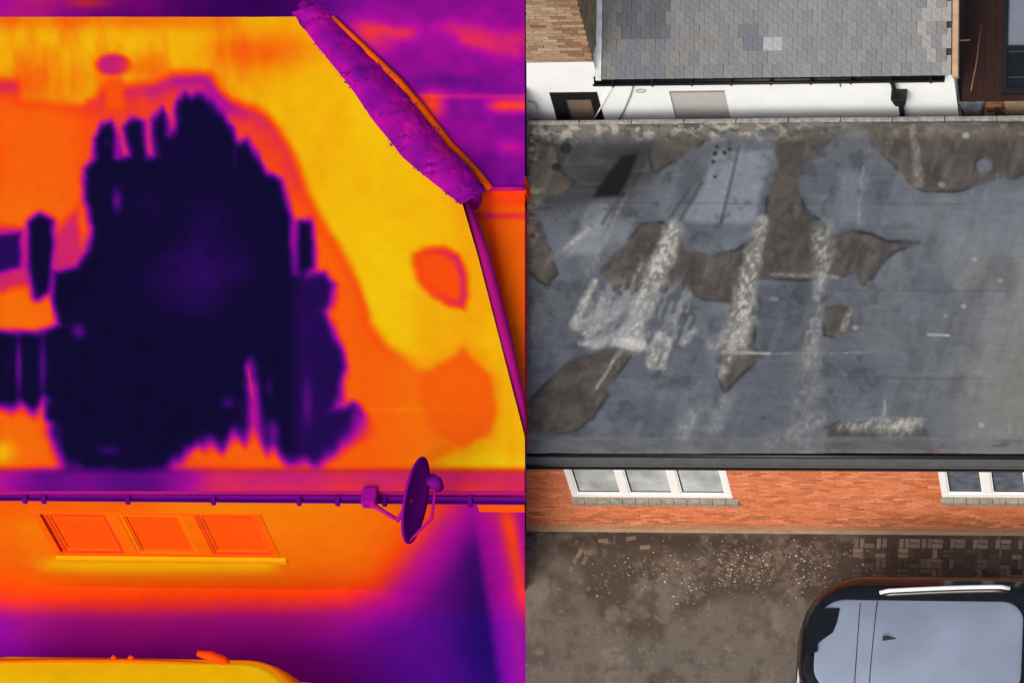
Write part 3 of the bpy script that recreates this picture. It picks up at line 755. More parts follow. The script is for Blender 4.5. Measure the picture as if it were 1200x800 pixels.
# ================================================================== CARS
def ring(x0, x1, y0, y1, r, z, n=8, crown=0, pinch=0):
    pts = []
    for cx, cy, a0 in ((x1 - r[1], y0 + r[1], -90), (x1 - r[1], y1 - r[1], 0), (x0 + r[0], y1 - r[0], 90), (x0 + r[0], y0 + r[0], 180)):
        rr_ = r[1] if a0 in (-90, 0) else r[0]
        for k in range(n + 1):
            a = R_(a0 + 90 * k / n); pts.append((cx + rr_ * math.cos(a), cy + rr_ * math.sin(a), z))
    # add a midpoint bow on the long sides
    xm, ym = (x0 + x1) / 2, (y0 + y1) / 2; out = []
    for (x, y, zz) in pts:
        t = (x - xm) / ((x1 - x0) / 2); out.append((x, y, zz - crown * t * t))
    return out
def loft(mb, rings, cap=True, capz=0.0, crown=0.0):
    n = len(rings[0]); vs = []; 
    for rg in rings: vs += rg
    fs = [(i * n + k, i * n + (k + 1) % n, (i + 1) * n + (k + 1) % n, (i + 1) * n + k) for i in range(len(rings) - 1) for k in range(n)]
    if cap:
        # concentric inner rings give the panel a gentle dome
        top = rings[-1]; cx = sum(p[0] for p in top) / n; cy = sum(p[1] for p in top) / n
        base = (len(rings) - 1) * n
        hl_ = max(abs(p[0] - cx) for p in top)
        for s in (.97, .9, .8, .65, .5, .35, .2, .08):
            for p in top: t_ = (p[0] - cx) / hl_; vs.append((cx + (p[0] - cx) * s, cy + (p[1] - cy) * s, p[2] + crown * t_ * t_ * (1 - s * s) + capz * (1 - s * s)))
            nb_ = len(vs) - n
            fs += [(base + k, base + (k + 1) % n, nb_ + (k + 1) % n, nb_ + k) for k in range(n)]; base = nb_
        fs.append(tuple(base + k for k in range(n)))
    mb.add(vs, fs)
def wheels(car, xs, ys, mt, mr):
    for x in xs:
        for y, s in ys:
            t = MB(); t.tube([(x, y, .33), (x, y + s * .22, .33)], .33, 20); wo = t.build('wheel', mt, car, True)
            t = MB(); t.tube([(x, y + s * .221, .33), (x, y + s * .235, .33)], .2, 16); t.build('rim', mr, wo)
# dark car with a blue-grey roof, bottom right
Z1 = 1.5
yr1 = at(1080, 701, Z1).y; xr0 = at(955, 745, Z1 - .1).x; xr1 = at(1199, 745, Z1).x
x0 = at(931, 790, .95).x; x1 = x0 + 5.0; yfar = yr1 + .56; ynear = yfar - 2.5
car = thing('parked_car', 'dark car with blue grey sky reflection on its roof, silver roof rail and shark fin, parked on the driveway', 'car', ((x0 + x1) / 2, (yfar + ynear) / 2, 0))
b = MB()
loft(b, [ring(x0 + .12, x1 - .1, ynear + .12, yfar - .12, (.9, .5), .22, crown=0), ring(x0 + .02, x1 - .02, ynear + .03, yfar - .03, (.95, .6), .45),
         ring(x0, x1, ynear, yfar, (.98, .65), .75), ring(x0 + .02, x1 - .04, ynear + .02, yfar - .02, (.97, .65), .95), ring(x0 + .08, x1 - .3, ynear + .1, yfar - .08, (.9, .6), 1.01)], True, 0)
b.build('body', M_CARB, car, True)
b = MB()
gx1 = xr1 + .75
loft(b, [ring(x0 + .04, gx1, ynear + .05, yfar - .02, (.95, .6), 1.0), ring(x0 + .08, gx1 - .25, ynear + .1, yfar - .07, (.92, .6), 1.24, crown=.02), ring(x0 + .14, xr1 + .28, ynear + .24, yfar - .22, (.8, .5), 1.40, crown=.03), ring(x0 + .22, xr1 + .1, ynear + .46, yfar - .42, (.6, .4), 1.475, crown=.03)], True, .0)
b.build('side_glass', M_CARG, car, True)
b = MB(); RX0, RX1, RY0, RY1 = xr0 + .0, xr1, ynear + .48, yr1
loft(b, [ring(RX0, RX1, RY0, RY1, (.4, .3), 1.465, crown=.03), ring(RX0 + .03, RX1 - .03, RY0 + .02, RY1 - .02, (.39, .29), 1.485, crown=.03)], True, .05, .03)
roofp = b.build('roof_panel', M_CARR, car, True)
def rz(x, y):
    cx, cy = (RX0 + RX1) / 2, (RY0 + RY1) / 2; s = max(abs(x - cx) / ((RX1 - RX0) / 2), abs(y - cy) / ((RY1 - RY0) / 2)); s = min(s, 1)
    t = (x - cx) / ((RX1 - RX0) / 2)
    return 1.485 - .03 * (t * min(1, 1 / max(s, .01))) ** 2 * 0 - .03 * t * t + .05 * (1 - s * s)
# seams
for a, c in (((1008, 706), (1001, 806)), ((1028, 702), (1018, 806))):
    mb = MB(); pts = []
    for i in range(9):
        t = i / 8; p = at(a[0] + (c[0] - a[0]) * t, a[1] + (c[1] - a[1]) * t, 1.5); y = min(max(p.y, RY0 + .04), RY1 - .04); pts.append((p.x, y, rz(p.x, y) - .001))
    mb.tube(pts, .0065, 5); mb.build('roof_seam', M_CARB, roofp)
# rear glass corner: dark house reflection cut out as a black sheet
mb = MB(); out = [(984, 712), (981, 728), (976, 740), (964, 748), (958, 753), (958, 762), (948, 766), (944, 762), (943, 738), (950, 722), (962, 712)]
zz_ = 1.495
mb.prism([at(x, y, zz_) for x, y in reversed(out)], .03); mb.build('rear_glass_reflection', M_CARG, roofp)
# rail
mb = MB(); pts = []
for i in range(15):
    t = i / 14; p = at(1031 + 152 * t, 692 - 5.0 * math.sin(math.pi * t / 2), 1.52)
    pts.append((p.x, p.y, 1.52 - (.05 if i in (0, 14) else 0)))
mb.tube(pts, .03, 10); mb.build('roof_rail', M_SILV, car, True)
mb = MB(); mb.tube([(p[0], p[1] - .02, p[2] - .07) for p in pts], .05, 8); mb.build('rail_channel', M_CARB, car, True)
pts2 = [(p[0], ynear + yfar + .04 - p[1], p[2]) for p in pts]
mb = MB(); mb.tube(pts2, .03, 10); mb.build('roof_rail', M_SILV, car, True)
# fin
p = at(1043, 748, 1.52); fz = rz(p.x, p.y)
mb = MB(); mb.add([(p.x - .11, p.y - .04, fz - .01), (p.x - .11, p.y + .04, fz - .01), (p.x + .14, p.y, fz - .01), (p.x - .09, p.y - .01, fz + .07), (p.x - .09, p.y + .01, fz + .07)], [(0, 2, 3), (1, 4, 2), (3, 2, 4), (0, 3, 4, 1), (0, 1, 2)])
mb.build('aerial_fin', M_CARG, car, bevel=.008)
# rear bumper highlight, built as a bright silver line
mb = MB(); pts = []
for i in range(14):
    t = i / 13; px = [946, 941, 937, 935, 933.5, 932.5, 932][min(6, int(t * 6.99))]; 
    py = 722 + 110 * t; p = at(934.5 + 14 * (1 - t) ** 2.2, py, 1.2); pts.append(p)
mb.tube(pts, .02, 6); mb.build('bumper_highlight', M_SILV, car, True)
wheels(car, (x0 + .95, x1 - .95), ((yfar - .22, 1), (ynear + .22, -1)), M_TYRE, M_SILV)
for s in (1, -1):
    mb = MB(); yy_ = yfar if s > 0 else ynear; xm_ = xr1 + .35
    mb.box(xm_ - .1, xm_ + .08, yy_ - (.05 if s > 0 else .2), yy_ + (.2 if s > 0 else .05), .98, 1.14); mb.build('door_mirror', M_CARB, car, bevel=.03)
settle(car)

# ================================================================== HOUSE SEEN IN HEAT COLOURS (left)
ZL = 3.2
def lerp_tab(tab, v): return np.interp(v, [a for a, _ in tab], [b for _, b in tab])
EDGE = [(20, 347), (30, 352), (60, 382), (100, 415), (140, 440), (165, 462), (190, 492), (215, 515), (236, 541), (300, 560), (400, 586), (500, 612), (513, SEAM - 1), (576, SEAM - 1)]
COLD = [(80, 556), (77, 500), (60, 470), (-10, 466), (-10, 390), (45, 392), (72, 382), (64, 350), (66, 320), (92, 314), (104, 296), (110, 265), (100, 232), (101, 198), (112, 184), (110, 160), (120, 146), (134, 143), (139, 158), (138, 181), (149, 182), (147, 148), (155, 141), (168, 144), (171, 181), (181, 181), (178, 140), (187, 128), (193, 134), (197, 162), (205, 148), (206, 122), (218, 112), (240, 112), (262, 136), (274, 152), (276, 166), (290, 166), (300, 182), (311, 205), (330, 214), (338, 250), (341, 290), (345, 322), (378, 322), (389, 335), (386, 352), (378, 366), (392, 392), (402, 430), (396, 462), (380, 478), (412, 482), (402, 497), (378, 514), (366, 532), (350, 526), (340, 532), (328, 508), (312, 498), (304, 472), (294, 420), (288, 430), (287, 470), (280, 494), (262, 505), (240, 502), (215, 512), (204, 536), (192, 552), (160, 560), (110, 562)]
HOTB = [(-10, 94), (22, 95), (28, 116), (60, 120), (95, 122), (112, 112), (120, 100), (150, 100), (182, 96), (202, 86), (245, 87), (262, 108), (272, 118), (300, 124), (325, 146), (345, 178), (362, 230), (392, 280), (412, 312), (424, 342), (436, 380), (458, 408), (490, 432), (508, 436), (524, 424), (545, 412), (562, 428), (578, 445), (580, 488), (572, 510), (545, 522), (500, 545), (540, 600), (-10, 600)]
def lroof_t(x, y):
    wx = x + 7 * (fbm(x, y, 26, 2) - .5); wy = y + 7 * (fbm(x, y, 26, 6) - .5)
    cwx = wx + 5 * (vnoise(x, y * .3, 9, 2) - .5); cwy = wy + 9 * (vnoise(x, y * .2, 8, 77) - .5) * sstep(260, 200, y) + 26 * (vnoise(x, y * .2, 13, 78) - .5) * sstep(430, 490, y) * sstep(470, 400, x)
    t = .955 - .03 * fbm(x, y, 60, 31)
    t = t - .10 * sstep(45, 22, y) * sstep(0, 60, 300 - abs(x - 0))  # cooler rear margin
    t = t - .085 * sstep(.4, .75, fbm(x, y * .3, 26, 32)) * sstep(380, 220, x) - .03 * sstep(.4, .8, fbm(x * .6, y * .3, 30, 33)) + .03 * np.exp(-((x - 440) / 40) ** 2)
    t = t - .14 * np.exp(-((x - 305) / 55) ** 2 - ((y - 60) / 22) ** 2) - .05 * np.exp(-((x - 60) / 60) ** 2 - ((y - 95) / 20) ** 2)
    d = sdist(wx, wy, HOTB)
    inner = .765 + .04 * sstep(430, 500, x) + .02 * (fbm(x, y, 50, 8) - .5) + .03 * sstep(120, 20, x) * sstep(200, 260, y)
    t = t + (inner - t) * sstep(9 + 14 * sstep(420, 520, x), -9 - 14 * sstep(420, 520, x), d)
    rim = np.exp(-((d + 10) / 11) ** 2) * sstep(420, 250, x) * sstep(60, 170, x)
    t = t - .16 * rim * sstep(330, 180, y) - .05 * np.exp(-((d + 5) / 6) ** 2)
    t = t - .15 * np.exp(-((x - 8) / 22) ** 2 - ((y - 102) / 12) ** 2)
    c = sdist(cwx, cwy, COLD) + 3.5 + 3 * sstep(240, 180, y) + 22 * sstep(512, 556, y + 26 * (vnoise(x, y * .1, 10, 79) - .5))
    sep = np.hypot((x - 295) / 1, 0)
    t = t - .10 * sstep(44, 16, c) * sstep(60, 150, x) * sstep(260, 160, y)
    # small cool spots
    sp = np.hypot((x - 133) / 24, (y - 76) / 15); t = t + (.5 - t) * sstep(1.1, .55, sp) * .95
    t = t + (.78 - t) * np.exp(-((x - 168) / 22) ** 2 - ((y - 80) / 16) ** 2) * .8
    t = t + (.73 - t) * sstep(16, 5, abs(x - 134)) * sstep(86, 98, y) * sstep(135, 120, y)
    b1 = sdist(wx, wy, [(484, 300), (496, 294), (520, 290), (538, 300), (547, 322), (549, 345), (543, 362), (525, 358), (505, 345), (490, 328)])
    t = t + (.72 - t) * sstep(7, -5, b1); t = t - .13 * np.exp(-((b1 + 4) / 5) ** 2) * sstep(495, 545, x - (y - 320) * .2)
    t = t - .03 * np.exp(-((b1 + 4) / 5) ** 2)
    b2 = sdist(wx, wy, [(488, 450), (512, 428), (545, 410), (556, 428), (572, 440), (580, 480), (572, 505), (540, 522), (505, 500)])
    t = t - .035 * np.exp(-((b2 + 5) / 7) ** 2); t = t + (.755 - t) * sstep(6, -6, b2) * .8
    t = t + .06 * sstep(500, 620, x) * sstep(530, 548, y + (620 - x) * .1) * sstep(12, 20, b2)
    # glowing lower left corner and a thin warm line
    t = t + .16 * np.exp(-((x - 0) / 16) ** 2 - ((y - 530) / 14) ** 2)
    t = t + .035 * np.exp(-((y - 480) / 2.5) ** 2) * sstep(395, 420, x) * sstep(560, 470, x)
    # the cold wet area
    wd = 15 + 30 * sstep(440, 540, y) + 8 * sstep(300, 420, x) * sstep(470, 520, y)
    f = sstep(0, 1, (c + 5) / (wd + 5))
    lo = .03 + .13 * sstep(.35, .8, fbm(x, y, 70, 71)) * .5 * sstep(110, 180, x) * sstep(430, 330, y) + .10 * sstep(330, 355, x) + .04 * fbm(x, y, 20, 72)
    lo = lo + .07 * np.exp(-((x - 235) / 45) ** 2 - ((y - 300) / 70) ** 2)
    f = f ** 1.45; t = lo + (t - lo) * f
    for px, py, rx, ry, a in ((92, 388, 9, 10, .25), (137, 235, 6, 14, .26), (128, 527, 14, 7, .16), (316, 455, 5, 14, .14), (318, 500, 9, 12, .16), (22, 430, 4, 36, .28), (50, 430, 5, 36, .24), (10, 430, 5, 14, .08), (300, 470, 7, 40, .2), (268, 472, 10, 8, .18), (360, 470, 6, 30, .14), (360, 300, 4, 24, .2), (125, 168, 5, 8, .1), (275, 185, 3, 18, .12)):
        t = t + a * np.exp(-((x - px) / rx) ** 2 - ((y - py) / ry) ** 2) * (1 - .0 * f) * sstep(.6, .2, f)
    for poly in ([(36, 262), (46, 256), (58, 262), (57, 300), (52, 340), (44, 345), (38, 310)], [(-8, 280), (20, 276), (22, 310), (-8, 318)], [(351, 262), (360, 262), (364, 310), (354, 316)], [(60, 478), (80, 478), (80, 488), (58, 488)]):
        q = sdist(wx, wy, poly); lo2 = .06 if poly[0][0] != -8 else .17
        t = lo2 + (t - lo2) * sstep(-3, 13, q)
    mg = sdist(wx, wy, [(-10, 262), (66, 268), (92, 240), (100, 300), (70, 330), (-10, 345)]); t = t + (np.minimum(t, .5) - t) * sstep(6, -10, mg) * .8
    mh = np.exp(-((x - 150) / 90) ** 2 - ((y - 560) / 16) ** 2); t = t - .28 * mh * sstep(.1, .45, t)
    # eaves margin
    e = sstep(542, 558, y)
    et = .56 + .06 * (fbm(x, y, 50, 81) - .5) * 2 - .24 * sstep(160, 50, abs(x - 120)) + .03 * sstep(560, 574, y) * sstep(180, 300, x)
    t = t + (et - t) * e
    t = t - .02 * np.exp(-((x - 600) / 5) ** 2)
    return t
lh = thing('heat_coloured_house', 'house in orange and purple heat colours with a navy patch on its yellow roof', 'house', tuple(at(200, 700, 0)))
ys = np.linspace(20, 576, 186); cols = 206
X = np.zeros((len(ys), cols)); Yg = np.zeros_like(X)
for i, y in enumerate(ys):
    xe_ = float(lerp_tab(EDGE, y)); X[i] = np.linspace(-60, xe_, cols); Yg[i] = y
def lz(x, y): return .02 * (fbm(x, y, 90, 12) - .5) + .025 * sstep(548, 556, y)
grid('roof_covering', (X, Yg, atz(ZL)), M_TH, lambda x, y: therm(lroof_t(x, y)), lh, lz)
b = MB(); poly = [at(-60, 576, ZL - .03), at(SEAM - 1.5, 576, ZL - .03), at(SEAM - 1.5, 513, ZL - .03)] + [at(x - 1, y, ZL - .03) for y, x in reversed(EDGE[:-2])] + [at(-60, 20, ZL - .03)]
b.prism(poly, .16); b.build('roof_deck', tmat(.5), lh)
YLf = at(300, 576, ZL).y
YLw = YLf + .05
# rear margin upstand and gutter
xA = at(-150, 576, ZL).x; 
b = MB(); gz = 3.1
prof = [(YLf - .06 - .06 * math.cos(math.pi * k / 8), gz - .06 * math.sin(math.pi * k / 8)) for k in range(9)]
prof = prof + [(y + (.01 if y < YLf - .06 else -.01), z + .01) for y, z in reversed(prof)]; L = len(prof)
xB = xat(SEAM - 1, YLf - .06, gz)
b.add([(xA, y, z) for y, z in prof] + [(xB, y, z) for y, z in prof], [(i, (i + 1) % L, L + (i + 1) % L, L + i) for i in range(L)]); lg = b.build('gutter', tmat(.33), lh, True)
for px in (30, 52, 150, 250, 350, 395, 450, 550):
    p = atY(px, 584, YLf - .06); c = MB(); c.box(p.x - .03, p.x + .03, YLf - .13, YLf + .02, gz - .08, gz + .01); c.build('gutter_bracket', tmat(.34), lg)
# walls (front face has its own heat field)
xC = atY(552, 590, YLw).x
def lwall_t(x, z):     # x, z in metres on the wall; px for reference
    px = np.empty_like(x); py = np.empty_like(x)
    A = proj((0, YLw, 0)); B = proj((1, YLw, 0)); C = proj((0, YLw, 1))
    px = A[0] + x * (B[0] - A[0]) + z * (C[0] - A[0]); py = A[1] + x * (B[1] - A[1]) + z * (C[1] - A[1])
    return lower_t(px, py) + .012
def wgrid():
    xs = np.linspace(0, 1, 190); zs = np.linspace(3.06, 0, 60); Tw, Zw = np.meshgrid(xs, zs)
    Xw = xA + Tw * (np.array([xat(SEAM - 1, YLw, z) for z in zs])[:, None] - xA)
    return Xw, Zw
LW = (atY(52, 625, YLw).x, atY(316, 625, YLw).x, atY(190, 651, YLw).z, atY(190, 601, YLw).z)
Xw, Zw = wgrid()
# snap grid lines round the window opening
V = [(x, YLw, z) for x, z in zip(Xw.ravel(), Zw.ravel())]; r, c = Xw.shape
Fs = []
for i in range(r - 1):
    for jx in range(c - 1):
        cx = (Xw[i, jx] + Xw[i, jx + 1]) / 2; cz = (Zw[i, jx] + Zw[i + 1, jx]) / 2
        if LW[0] + .04 < cx < LW[1] - .04 and LW[2] + .03 < cz < LW[3] - .03: continue
        Fs.append((i * c + jx, (i + 1) * c + jx, (i + 1) * c + jx + 1, i * c + jx + 1))
me = bpy.data.meshes.new('wall'); me.from_pydata(V, [], Fs)
a = me.color_attributes.new('Col', 'FLOAT_COLOR', 'POINT'); arr = np.ones((r * c, 4), np.float32); arr[:, :3] = (therm(lwall_t(Xw, Zw)) * .84).reshape(-1, 3); a.data.foreach_set('color', arr.ravel())
wo_ = link('wall', me, M_TH, lh)
b = MB(); b.prism([at(-60, 570, ZL - .2), at(SEAM - 100, 570, ZL - .2), at(SEAM - 100, 513, ZL - .2)] + [at(min(x - 8, SEAM - 100), y, ZL - .2) for y, x in reversed(EDGE[:-2])] + [at(-60, 30, ZL - .2)], ZL - .2)
b.build('house_body', tmat(.5), lh)
# band of wall above the carport opening (orange beam)
b = MB(); b.hexa([(xC + .1, YLw - .04, 2.62), (xat(SEAM - 1, YLw, 2.62), YLw - .04, 2.62), (xat(SEAM - 1, YLw, 2.62), YLw - .002, 2.62), (xC + .1, YLw - .002, 2.62), (xC + .1, YLw - .04, 3.03), (xat(SEAM - 1, YLw, 3.03), YLw - .04, 3.03), (xat(SEAM - 1, YLw, 3.03), YLw - .002, 3.03), (xC + .1, YLw - .002, 3.03)]); b.build('lintel_board', tmat(.75), lh)
# the heat coloured window: pale and warm frames
x0w, x1w, z0w, z1w = LW
fw = .1; f = MB(); d0, d1 = YLw - .012, YLw + .07
f.box(x0w, x1w, d0, d1, z0w, z0w + .07); f.box(x0w, x1w, d0, d1, z1w - .05, z1w); f.box(x0w, x0w + fw, d0 + .001, d1, z0w + .07, z1w - .05); f.box(x1w - fw, x1w, d0 + .001, d1, z0w + .07, z1w - .05)
lw = f.build('window', tmat(.77), lh, bevel=.008)
pw = (x1w - x0w) / 3
for i in range(3):
    a = x0w + pw * i + .14; c_ = x0w + pw * (i + 1) - .06; s = .06
    tf = (.68, .82, .69)[i]
    m = MB(); m.box(a, c_, YLw - .004, YLw + .06, z0w + .07, z0w + .07 + s); m.box(a, c_, YLw - .004, YLw + .06, z1w - .05 - s, z1w - .05)
    m.box(a, a + s, YLw - .003, YLw + .06, z0w + .07 + s, z1w - .05 - s); m.box(c_ - s, c_, YLw - .003, YLw + .06, z0w + .07 + s, z1w - .05 - s); m.build('casement', tmat(tf), lw, bevel=.006)
    m = MB(); s2_ = .03; a2, c2, za, zb2 = a + s, c_ - s, z0w + .07 + s, z1w - .05 - s
    m.box(a2, c2, YLw + .01, YLw + .06, za, za + s2_ * 1.6); m.box(a2, a2 + s2_, YLw + .011, YLw + .06, za + s2_ * 1.6, zb2); m.box(c2 - s2_, c2, YLw + .011, YLw + .06, za + s2_ * 1.6, zb2); m.build('glazing_bead', tmat(.79), lw)
    m = MB(); m.box(a2 + s2_, c2 - s2_, YLw + .03, YLw + .05, za + s2_ * 1.6, zb2); m.build('pane', tmat(.74), lw)
    if i < 2:
        m = MB(); xc = x0w + pw * (i + 1) + .04; m.box(xc - .1, xc + .1, d0 + .002, d1, z0w + .07, z1w - .05); m.build('mullion', tmat(.8), lw, bevel=.006)
m = MB(); m.hexa([(x0w - .03, YLw - .03, z0w - .2), (x1w + .08, YLw - .03, z0w - .2), (x1w + .08, YLw + .03, z0w - .2), (x0w - .03, YLw + .03, z0w - .2), (x0w - .03, YLw - .04, z0w - .06), (x1w + .08, YLw - .04, z0w - .06), (x1w + .08, YLw + .03, z0w - .0), (x0w - .03, YLw + .03, z0w - .0)])
m.build('sill', tmat(.9), lw, bevel=.03)
# magenta edge trim running down the right side of the roof
b = MB()
pts = [(547, 236), (567, 300), (592, 400), (609, 470), (615, 505)]
vs = [at(x, y, ZL - .12) for x, y in pts]
b.tube(vs, [.07, .1, .11, .08, .02], 8); b.build('edge_trim', tmat(.5), lh, True)
settle(lh)

# satellite dish on the eaves
dc = atY(487, 586, YLf - .5)
cu = (Rcw @ Vector((.17, 1, 0))).normalized()            # long way of the dish
nrm = (Vector((1, 0, 0)) * .97 + (Rcw @ Vector((0, 0, 1))) * .13); nrm = (nrm - cu * nrm.dot(cu)).normalized(); sd2 = cu.cross(nrm)
dish = thing('satellite_dish', 'purple satellite dish seen edge on, bracketed to the eaves of the orange wall', 'satellite dish', tuple(dc))
m = MB(); vs = []; fs = []; RN, SN = 8, 28
for i in range(RN + 1):
    rr2 = i / RN
    for k in range(SN):
        a = 2 * math.pi * k / SN; vs.append(dc + cu * (.60 * rr2 * math.cos(a)) + sd2 * (.46 * rr2 * math.sin(a)) + nrm * (.1 * rr2 * rr2 - .1))
for i in range(RN):
    for k in range(SN): fs.append((i * SN + k, (i + 1) * SN + k, (i + 1) * SN + (k + 1) % SN, i * SN + (k + 1) % SN))
m.add(vs, fs); o = m.build('reflector', tmat(.33), dish, True); md = o.modifiers.new('s', 'SOLIDIFY'); md.thickness = .04; md.offset = 0
e = [dc + cu * (.6 * math.cos(a)) + sd2 * (.46 * math.sin(a)) for a in np.linspace(0, 2 * math.pi, 33)]
m = MB(); m.tube(e, .022, 6, False); m.build('rim', tmat(.38), dish, True)
bot = dc - cu * .58; m = MB(); lnb = atY(511, 566, YLf - .35)
m.tube([bot, bot + (lnb - bot) * .5 + Vector((.12, -.05, -.1)), lnb], .022, 6); m.build('feed_arm', tmat(.47), dish, True)
m = MB(); m.tube([lnb + Vector((-.05, 0, .12)), lnb + Vector((.0, 0, 0)), lnb + Vector((.03, 0, -.14))], [.09, .1, .06], 12); m.build('receiver', tmat(.36), dish, True)
ba = atY(432, 588, YLf - .15); mid = atY(466, 609, YLf - .45)
m = MB(); m.tube([ba, (ba + mid) / 2 + Vector((0, 0, -.01)), mid, dc - nrm * .08], [.05, .035, .035, .04], 8); m.build('mounting_arm', tmat(.5), dish, True)
m = MB(); m.box(ba.x - .1, ba.x + .12, ba.y - .06, YLw, ba.z - .1, ba.z + .1); m.build('wall_bracket', tmat(.44), dish, bevel=.03)
settle(dish)

# purple hedge hugging the diagonal roof edge
rr = random.Random(5)
hd = thing('hedge', 'dark purple hedge along the slanting right edge of the yellow roof', 'hedge', tuple(at(460, 150, 0)))
lf = MB()
path = [(360, 8), (389, 45), (431, 92), (464, 136), (497, 178), (530, 208), (553, 232)]
WD = [19, 22, 26, 29, 28, 25, 16]
for i in range(2600):
    t = rr.random() * (len(path) - 1.001); k = int(t); f_ = t - k
    cx = path[k][0] * (1 - f_) + path[k + 1][0] * f_; cy = path[k][1] * (1 - f_) + path[k + 1][1] * f_; wd_ = WD[k] * (1 - f_) + WD[k + 1] * f_
    off = rr.uniform(-1, 1); lump = 1 + .07 * math.sin(cx * .21) + .06 * math.sin(cx * .63)
    hgt = (1 - off * off) ** .5
    z = ZL - .10 + .24 * hgt * lump
    off += rr.gauss(0, .05); p = at(cx + off * wd_ * .92 * lump, cy - off * 8, z); s = rr.uniform(.012, .028)
    a = Vector((rr.gauss(0, 1), rr.gauss(0, 1), rr.gauss(0, .35))).normalized(); b_ = a.cross(Vector((rr.gauss(0, .4), rr.gauss(-.3, .4), 1))).normalized()
    tt = .45 + rr.gauss(0, .006) - .15 * float(vnoise(np.array([cx + off * 20.]), np.array([cy * 1.]), 26, 3)[0]) + .06 * max(0, off) * (cy < 200)
    lf.add([p - a * s, p - b_ * s * .6, p + a * s, p + b_ * s * .6], [(0, 1, 2, 3)], th(tt))
stuff(lf.build('foliage', M_TH, hd))
pn_ = 150; offs = np.linspace(-1, 1, 26); HV = []; HC = []
for i in range(pn_):
    t = i / (pn_ - 1) * (len(path) - 1.001); k = int(t); f_ = t - k
    cx = path[k][0] * (1 - f_) + path[k + 1][0] * f_; cy = path[k][1] * (1 - f_) + path[k + 1][1] * f_; wd_ = WD[k] * (1 - f_) + WD[k + 1] * f_
    for off in offs:
        ax = cx + off * wd_ * .94; ay = cy - off * 8
        n_ = float(fbm(np.array([ax]), np.array([ay]), 14, 61)[0]); nb2 = float(fbm(np.array([ax]), np.array([ay]), 40, 62)[0])
        z = ZL - .10 + .26 * (1 - off * off) ** .5 + .06 * (n_ - .5)
        HV.append(tuple(at(ax + (n_ - .5) * 9, ay + (n_ - .5) * 6, z))); HC.append(th(.40 - .18 * (nb2 - .5) - .16 * (n_ - .5) + .05 * max(0, off)))
hb = MB(); hb.v = HV; hb.c = HC; hb.f = [(i * 26 + k, i * 26 + k + 1, (i + 1) * 26 + k + 1, (i + 1) * 26 + k) for i in range(pn_ - 1) for k in range(25)]
hb.build('clipped_mound', M_TH, hd, True)
co = MB()
for k in range(len(path) - 1):
    for s_ in range(4):
        f_ = s_ / 4; cx = path[k][0] * (1 - f_) + path[k + 1][0] * f_; cy = path[k][1] * (1 - f_) + path[k + 1][1] * f_
        p = at(cx, cy, ZL - .2); wd_ = WD[k] / 80 * .82
        co.tube([p + Vector((0, 0, -3.0)), p + Vector((0, 0, -.3)), p + Vector((0, 0, .02)), p + Vector((0, 0, .1))], [.06, wd_ * .7, wd_ * .8, wd_ * .4], 8)
co.build('stems', tmat(.40), hd, True)
settle(hd)

# neighbouring house beyond the hedge
ZN = 2.9
def nroof_t(x, y):
    t = .385 + .12 * (fbm(x, y, 60, 41) - .5) + .09 * (fbm(x, y, 14, 42) - .5)
    t = t + .12 * np.exp(-((y - 40 - 6 * np.sin(x / 30)) / 11) ** 2) * sstep(430, 560, x) * sstep(.35, .6, fbm(x, y, 50, 43) + .1)
    t = t + .13 * np.exp(-((y - (30 + (x - 420) * .16)) / 9) ** 2) * sstep(400, 430, x) * sstep(505, 470, x)
    d, s = seg(x, y, (545, 48), (605, 62)); t = t + .13 * np.exp(-(d / 9) ** 2)
    t = t + .32 * np.exp(-((y - 124) / 8) ** 2) * sstep(555, 590, x) * (y > 111) + .26 * np.exp(-((y - 124) / 14) ** 2 - ((x - 506) / 14) ** 2)
    t = t + .12 * np.exp(-((y - 113) / 3) ** 2) * sstep(470, 500, x)
    t = t + .12 * np.exp(-((y - 172) / 8) ** 2 - ((x - 600) / 14) ** 2) - .05 * np.exp(-((x - 575) / 30) ** 2 - ((y - 190) / 16) ** 2)
    t = t + .14 * np.exp(-((x - 435) / 24) ** 2 - ((y - 46) / 16) ** 2) - .12 * np.exp(-((x - 375) / 30) ** 2 - ((y - 5) / 12) ** 2)
    t = t - .07 * np.exp(-((x - 520) / 40) ** 2 - ((y - 95) / 8) ** 2) * 1
    return t
nh = thing('neighbouring_house', 'purple roofed house with a glowing orange verge beyond the hedge', 'house', tuple(at(590, 120, 0)))
ys = np.linspace(-60, 219, 80); X = np.zeros((80, 60)); Yg = np.zeros_like(X)
NE = [(-60, 340), (0, 362), (21, 388), (45, 412), (98, 466), (131, 494), (171, 525), (222, 574)]
for i, y in enumerate(ys): X[i] = np.linspace(float(lerp_tab(NE, y)), SEAM - 1, 60); Yg[i] = y
def nz(x, y): return .45 * (219 - y) / 280 
nprm = lambda x, y: at(x, y, ZN + .5 * (219 - y) / 280)
